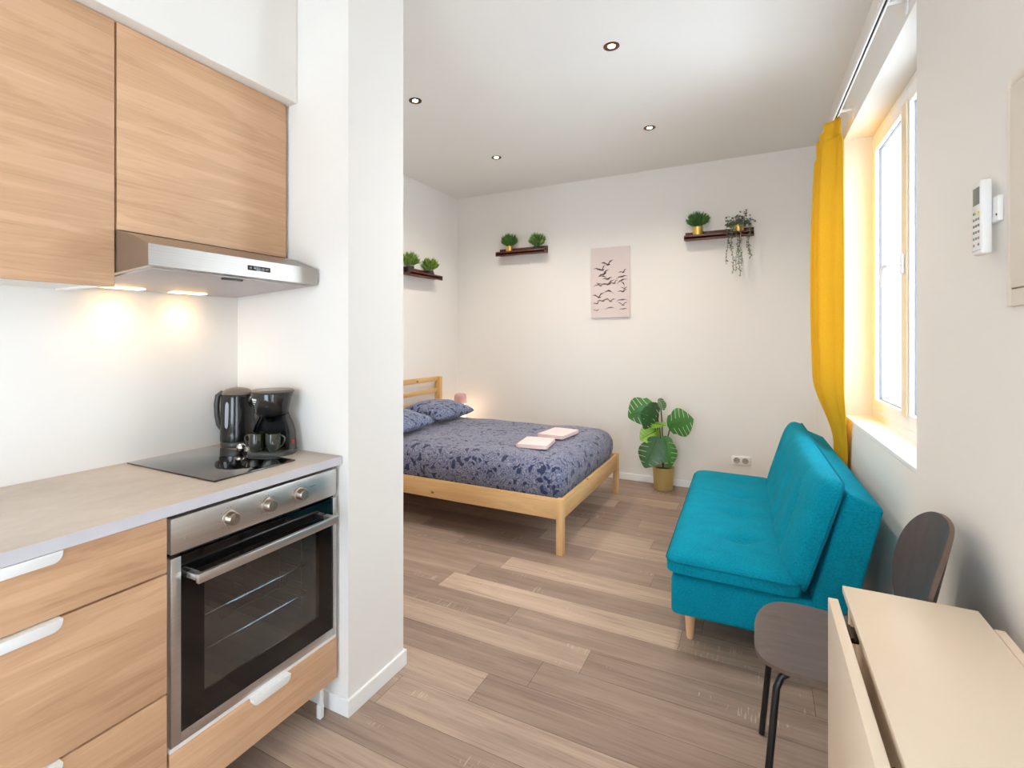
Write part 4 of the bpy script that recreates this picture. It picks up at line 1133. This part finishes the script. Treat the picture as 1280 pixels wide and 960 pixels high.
# ------------------------------------------------------------------ sofa (local frame: y along the wall)
sofa = thing('sofa', 'teal fabric click-clack sofa with tufted cushions against the window wall', 'sofa', (0, 2.42, 0), .0225)
SL = 1.62
part('base', MB().box(-.335, .22, 0, SL, .125, .302, .022, 4), M['teal'], sofa, local=True)
tuf = [(-.02, SL*f) for f in (.2, .4, .6, .8)]
def tufted(pts, cx_, cy_, depth=.026):
    def f(px, py, fl):
        e = 0
        for (a, b) in pts:
            d2 = ((px-(a-cx_))/.055)**2+((py-(b-cy_))/.055)**2
            e -= depth*math.exp(-d2)
            # crease running across the cushion through each button
            e -= .010*math.exp(-((py-(b-cy_)-.012*math.sin(px*16))/.022)**2)*math.exp(-((px-(a-cx_))/.16)**2)
        e += .0028*math.sin(py*38+6*px+1.5*math.sin(py*9))*math.sin(px*9+.6)*(.5+.5*math.sin(py*5.1+1))
        return e*min(1, fl*1.3)
    return f
sc_ = (-.095, SL/2-.005)
sw, sl_ = .52, SL+.045
seat = MB().puff(sw, sl_, .125, .05, 34, 70, corner=.055, bottom=.25, power=7,
                 top=tufted([(-.06, SL*f) for f in (.16, .39, .61, .84)], *sc_))
part('seat_cushion', seat.xf(Matrix.Translation((sc_[0], sc_[1], .345)) @ Matrix.Rotation(math.radians(1.0), 4, 'Y')), M['teal'], sofa, local=True, angle=60)
def piping(w, l, c, z, r=.0045, ry=0, cr=.055):
    pts = []
    for (qx, qy, a0) in ((w/2-cr, l/2-cr, 0), (-(w/2-cr), l/2-cr, 90), (-(w/2-cr), -(l/2-cr), 180), (w/2-cr, -(l/2-cr), 270)):
        for k in range(7):
            a = math.radians(a0+15*k); pts.append((qx+cr*math.cos(a), qy+cr*math.sin(a), z))
    pts.append(pts[0]); return pts
part('piping', MB().tube(piping(sw+.002, sl_+.002, sc_, .022), .0045, 8).xf(Matrix.Translation((sc_[0], sc_[1], .345)) @ Matrix.Rotation(math.radians(1.0), 4, 'Y')), M['teal_piping'], sofa, local=True)
# back frame: slanted block
bp_ = [(.185, .255), (.312, .752), (.432, .703), (.352, .34), (.30, .255)]
part('back_frame', MB().prism(bp_, 'Y', .01, SL-.01, .014, 3), M['teal'], sofa, local=True, angle=50)
# back cushion: puff lying on the slanted front face
p0, p1 = Vector((.158, 0, .345)), Vector((.288, 0, .782))
upv = (p1-p0).normalized(); ln = (p1-p0).length
nv = Vector((-upv.z, 0, upv.x)).normalized()
mid = (p0+p1)/2
# cushion local x -> up the back, y -> along the sofa, z -> out of the back
Mb = Matrix(((upv.x, 0, nv.x, mid.x-.004), (0, 1, 0, SL/2), (upv.z, 0, nv.z, mid.z), (0, 0, 0, 1)))
if Mb.determinant() < 0: Mb = Matrix(((upv.x, 0, nv.x, mid.x), (0, -1, 0, SL/2), (upv.z, 0, nv.z, mid.z), (0, 0, 0, 1)))
bl = SL+.02
btufts = [(a, SL*f) for f in (.16, .39, .61, .84) for a in (.05,)]+[(-.09, SL*f) for f in (.16, .39, .61, .84)]
def btop(px, py, fl):
    e = 0
    for (a, b) in btufts:
        d2 = ((px-a)/.05)**2+((py-(b-SL/2))/.05)**2
        e -= .024*math.exp(-d2)
        e -= .013*math.exp(-((py-(b-SL/2)-.02*math.sin(px*14))/.024)**2)*math.exp(-((px-a)/.17)**2)
    return e*min(1, fl*1.3)
part('back_cushion', MB().puff(ln+.02, bl, .125, .045, 34, 70, corner=.05, bottom=.2, power=7, top=btop, mat4=Mb), M['teal'], sofa, local=True, angle=60)
part('piping', MB().tube(piping(ln+.022, bl+.002, None, -.018, cr=.05), .0045, 8).xf(Mb), M['teal_piping'], sofa, local=True)
for x in (-.262, .20):
    for y in (.075, SL-.075):
        part('leg', MB().lathe([(0, 0), (.014, 0), (.015, .004), (.0235, .128), (0, .128)], (x, y, 0), 20), M['beech'], sofa, 'tapered beech leg', local=True)

# ------------------------------------------------------------------ curtain and rail (right-wall frame)
cur = thing('curtain', 'mustard yellow curtain gathered at the far side of the window', 'curtain', RW['loc'], RW['rz'])
def curtain_fn(off):
    def fn(u, v):
        z = .10+(2.565-.10)*v
        h = max(0., (z-.735)/1.88)          # 0 at the sofa's back .. 1 at the rail
        k = min(1., max(0., (z-.70)/.42)); k = k*k*(3-2*k)   # slips behind the sofa, against the wall
        amp = (.041+.012*math.sin(h*PI))*(.28+.72*k)
        pinch = 1-.25*(1-k)
        s = 1.09+.10*(1-k)+.47*pinch*u
        body = -(.026+(.058+.02*math.sin(h*PI)*(.6+.4*u))*k)
        w = math.sin(u*2*PI*3.1+.6+.25*math.sin(h*3.1))+.35*math.sin(u*2*PI*6.3+1.7+.5*h)
        if z > 2.45: amp *= .72
        n = body+amp*w*.85
        n = min(n, -.004)
        return (n+off, s, z)
    return fn
cm_ = MB().grid(curtain_fn(0), 110, 60)
cl_o = part('cloth', cm_, M['yellow'], cur, local=True, angle=180)
sm = cl_o.modifiers.new('thickness', 'SOLIDIFY'); sm.thickness = .003
hd_m = MB()
def hfn(u, v):
    p = curtain_fn(-.002)(u, .97); q = curtain_fn(0)(u, .985)
    return (q[0]-.006, q[1], 2.475+.098*v)
hd_m.grid(hfn, 90, 4)
h_o = part('header_band', hd_m, M['yellow'], cur, local=True, angle=180)
sm = h_o.modifiers.new('thickness', 'SOLIDIFY'); sm.thickness = .004
rail = thing('curtain_rail', 'slim white curtain track with a dark slot along the top of the window', 'curtain rail', rw(0, 0, 2.64), RW['rz'])
rn = -.078
def rl(m): return m.xf(Matrix.Translation((0, 0, -2.64-.054)))
part('track', rl(MB().box(rn-.011, rn-.004, -1.2, 1.60, 2.634, 2.652, .001).box(rn+.004, rn+.011, -1.2, 1.60, 2.634, 2.652, .001).box(rn-.011, rn+.011, -1.2, 1.60, 2.65, 2.656)), M['white_plastic'], rail, local=True, smooth=False)
part('slot', rl(MB().box(rn-.004, rn+.004, -1.2, 1.60, 2.640, 2.650)), M['dark_gap'], rail, 'dark track slot', local=True, smooth=False)
for s in (1.12, .1, -.9):
    part('bracket', rl(MB().box(rn-.012, -.0005, s-.012, s+.012, 2.6565, 2.664, .001).box(-.006, -.0005, s-.014, s+.014, 2.61, 2.664, .001)), M['white_plastic'], rail, local=True)

# ------------------------------------------------------------------ chair
ch = thing('chair', 'dark wooden chair with black metal legs between sofa and table', 'chair', (.2, 1.81, 0))
def outline(hw_front, hw_back, x0, x1, e=3.2, n=60):
    pts = []
    for k in range(n):
        a = 2*PI*k/n
        c, s = math.cos(a), math.sin(a)
        u = math.copysign(abs(c)**(2/e), c); v = math.copysign(abs(s)**(2/e), s)
        x = (x0+x1)/2+(x1-x0)/2*u
        hw = hw_front+(hw_back-hw_front)*(u+1)/2
        pts.append((x, v*hw))
    return pts
def shell(pts_fn, th, n=60, rings=8, dirn=Vector((0, 0, 1))):
    """thin moulded plywood: rings of an outline from centre to rim, given as world points"""
    t = bmesh.new(); A, B = [], []
    for r in range(rings+1):
        f = r/rings
        ra = [Vector(pts_fn(k/n, f)) for k in range(n)]
        A.append([t.verts.new(p+dirn*th/2) for p in ra]); B.append([t.verts.new(p-dirn*th/2) for p in ra])
    for r in range(rings):
        for k in range(n):
            j = (k+1) % n
            t.faces.new((A[r][k], A[r+1][k], A[r+1][j], A[r][j])); t.faces.new((B[r][k], B[r][j], B[r+1][j], B[r+1][k]))
    for k in range(n):
        j = (k+1) % n
        f = t.faces.new((A[-1][k], B[-1][k], B[-1][j], A[-1][j])); f.material_index = 1
    bmesh.ops.remove_doubles(t, verts=t.verts[:], dist=1e-5)
    bmesh.ops.recalc_face_normals(t, faces=t.faces[:])
    m = MB()
    me = bpy.data.meshes.new('t'); t.to_mesh(me); t.free(); m.bm.from_mesh(me); bpy.data.meshes.remove(me)
    return m
so_ = outline(.232, .19, -.205, .185, 3.0)
def seat_fn(u, f):
    k = u*60; i = int(k) % 60
    p = so_[i]
    x, y = p[0]*f, p[1]*f
    z = .447+.010*(abs(y)/.23)**2+.03*max(0, (x-.08)/.1)**2-.012*max(0, (-x-.12)/.085)**2
    return (.2+x, 1.81+y, z)
part('seat', shell(seat_fn, .011), [M['chair_wood'], M['chair_edge']], ch, angle=50)
bo = []
for k in range(60):
    a = 2*PI*k/60; c, s = math.cos(a), math.sin(a)
    e = 2.7
    u = math.copysign(abs(c)**(2/e), c); v = math.copysign(abs(s)**(2/e), s)   # u up, v across
    hw = .214*(1-.20*max(0, -u)**1.2-.10*max(0, u)**2)
    bo.append((u*.185, v*hw))
cbk = (.416, 1.80, .688)
def back_fn(u, f):
    i = int(u*60) % 60
    h, y = bo[i][0]*f, bo[i][1]*f
    x = cbk[0]+h*.20-.040*(y/.2)**2+.035*(y/.2)*.35
    return (x, cbk[1]+y, cbk[2]+h)
part('backrest', shell(back_fn, .011, dirn=Vector((1, 0, -.2)).normalized()), [M['chair_back_wood'], M['chair_edge']], ch, angle=50)
r_ = .0095
for sg in (-1, 1):
    part('leg', MB().tube([(.13, 1.81+sg*.12, .436), (.085, 1.81+sg*.155, .432), (.062, 1.81+sg*.168, .42), (.050, 1.81+sg*.173, .39), (.017, 1.81+sg*.192, .0)], r_, 12), M['black_metal'], ch)
    part('leg', MB().tube([(.13, 1.81+sg*.12, .436), (.28, 1.81+sg*.125, .43), (.325, 1.81+sg*.135, .42), (.34, 1.81+sg*.14, .39), (.405, 1.81+sg*.18, .0)], r_, 12), M['black_metal'], ch)
    part('back_support', MB().tube([(.28, 1.81+sg*.07, .434), (.35, 1.81+sg*.05, .445), (.392, 1.81+sg*.045, .49), (.405, 1.81+sg*.045, .55), (.418, 1.80+sg*.045, .62)], .008, 10), M['black_metal'], ch)
for xb in (.13, .28): part('cross_bar', MB().tube([(xb, 1.69, .4365), (xb, 1.93, .4365)], .009, 10), M['black_metal'], ch)

# ------------------------------------------------------------------ drop-leaf table
tb = thing('drop_leaf_table', 'cream white drop-leaf table folded down against the right wall', 'table', (.32, 1.15, 0))
TZ = .74
part('tabletop', MB().box(.190, .444, .755, 1.556, TZ-.018, TZ, .0015), M['table'], tb)
part('leaf', MB().box(.152, .172, .80, 1.476, .10, TZ-.003, .0015), M['table'], tb, 'left leaf hanging down')
part('leaf', MB().box(.446, .464, .80, 1.478, .10, TZ-.001, .0015), M['table'], tb, 'wall-side leaf hanging down')
for y0 in (.78, 1.51):
    for x0 in (.20, .40): part('leg', MB().box(x0, x0+.035, y0, y0+.035, 0, TZ-.018, .002), M['table'], tb)
for q in ((.236, .399, .79, .805, .58, TZ-.0185), (.236, .399, 1.52, 1.535, .58, TZ-.0185), (.21, .225, .816, 1.509, .60, TZ-.0185), (.41, .425, .816, 1.509, .60, TZ-.0185)):
    part('apron', MB().box(*q, .001), M['table'], tb)
for y in (.93, 1.36):
    part('hinge', MB().box(.170, .192, y-.03, y+.03, TZ-.030, TZ-.022, .001).tube([(.181, y-.03, TZ-.022), (.181, y+.03, TZ-.022)], .004, 8), M['hinge'], tb, 'dark metal hinge')

# ------------------------------------------------------------------ remote control and its wall holder; wall panel
def rwl(mb): return mb
ho = thing('remote_holder', 'white wall bracket behind the remote control', 'holder', rw(0, -.640, 1.59), RW['rz'])
part('bracket', MB().box(-.012, -.0004, -.030, .022, .045, .105, .003), M['white_plastic'], ho, local=True)
part('screw', MB().lathe([(0, 0), (.0025, 0), (.0025, .001), (0, .001)], (-.0131, -.026, .06), 10, axis='X'), M['dark_gap'], ho, local=True)
re_ = thing('remote_control', 'white air conditioner remote control hung on the right wall', 'remote control', rw(-.0125, -.622, 1.574), RW['rz'])
part('body', MB().box(-.022, 0, -.026, .026, -.012, .168, .006, 3), M['white_plastic'], re_, local=True)
part('screen', MB().box(-.0226, -.0215, -.019, .019, .110, .152, .0003), M['lcd'], re_, 'grey display', local=True)
kk = 0
for r in range(6):
    for c in range(3):
        z = .090-.0155*r
        if r == 5 and c == 1: continue
        y = .014-.014*c
        col = M['btn_green'] if (r, c) == (0, 0) else M['btn_yellow'] if (r == 0 and c > 0) else M['btn_grey']
        part('button', MB().box(-.0232, -.0215, y-.0042, y+.0042, z-.003, z+.003, .0006), col, re_, local=True)
part('flap_line', MB().box(-.0224, -.0216, -.024, .024, -.002, -.001), M['grey_plastic'], re_, local=True, smooth=False)
fb = thing('wall_panel', 'cream access panel with a framed door at the right edge', 'wall panel', rw(0, -.90, 1.43), RW['rz'])
s0, s1 = -.36, .19
part('frame', MB().box(-.010, -.0004, s1-.022, s1, 0, .51, .002).box(-.010, -.0004, s0, s0+.022, 0, .51, .002).box(-.010, -.0004, s0+.022, s1-.022, 0, .038, .002).box(-.010, -.0004, s0+.022, s1-.022, .49, .51, .002), M['panel_paint'], fb, local=True)
part('door', MB().box(-.013, -.001, s0+.024, s1-.024, .040, .487, .002), M['panel_paint'], fb, local=True)

# ------------------------------------------------------------------ light
def spot(name, loc, energy, col, size=1.9, blend=.7, rad=.035, rot=(0, 0, 0)):
    l = bpy.data.lights.new(name, 'SPOT'); l.energy = energy; l.color = col; l.spot_size = size; l.spot_blend = blend; l.shadow_soft_size = rad
    o = bpy.data.objects.new(name, l); COL.objects.link(o); o.location = loc; o.rotation_euler = rot; return o
WARM = (1, .88, .74)
for x, y, *_ in DL: spot('downlight_beam', (x, y, CEIL-.05), 39, WARM, 2.5, .8, .035)
for yl in (.92, 1.14): spot('hood_beam', (-1.835, yl, zu(-1.84)-.02), 1.1, (1, .72, .42), 2.6, .9, .03)
pl = bpy.data.lights.new('lamp_glow', 'POINT'); pl.energy = .5; pl.color = (1, .72, .5); pl.shadow_soft_size = .05
o = bpy.data.objects.new('lamp_glow', pl); COL.objects.link(o); o.location = (lx+.10, ly-.02, lz+.15)
# daylight: sky through the window and the added openings behind the camera
w = bpy.data.worlds.new('sky'); SC.world = w; w.use_nodes = True
bg = w.node_tree.nodes['Background']; bg.inputs['Color'].default_value = (.74, .87, 1, 1); bg.inputs['Strength'].default_value = 11.0

# ------------------------------------------------------------------ camera
F, PX, PY, H = 638., 600., 422., 1.36
cd = bpy.data.cameras.new('camera'); co = bpy.data.objects.new('camera', cd); COL.objects.link(co)
cd.sensor_width = 36; cd.sensor_fit = 'HORIZONTAL'; cd.lens = F/1280*36
cd.shift_x = (640-PX)/1280; cd.shift_y = -(480-PY)/1280
cd.clip_start = .02
co.location = (0, 0, H); co.rotation_euler = (PI/2, 0, math.atan((945-PX)/F))
SC.camera = co
SC.view_settings.view_transform = 'Standard'; SC.view_settings.look = 'None'
SC.view_settings.gamma = 1; SC.view_settings.use_curve_mapping = False
SC.view_settings.exposure = 0.06
SC.cycles.use_denoising = True
SC.cycles.max_bounces = 10; SC.cycles.diffuse_bounces = 6; SC.cycles.transparent_max_bounces = 12
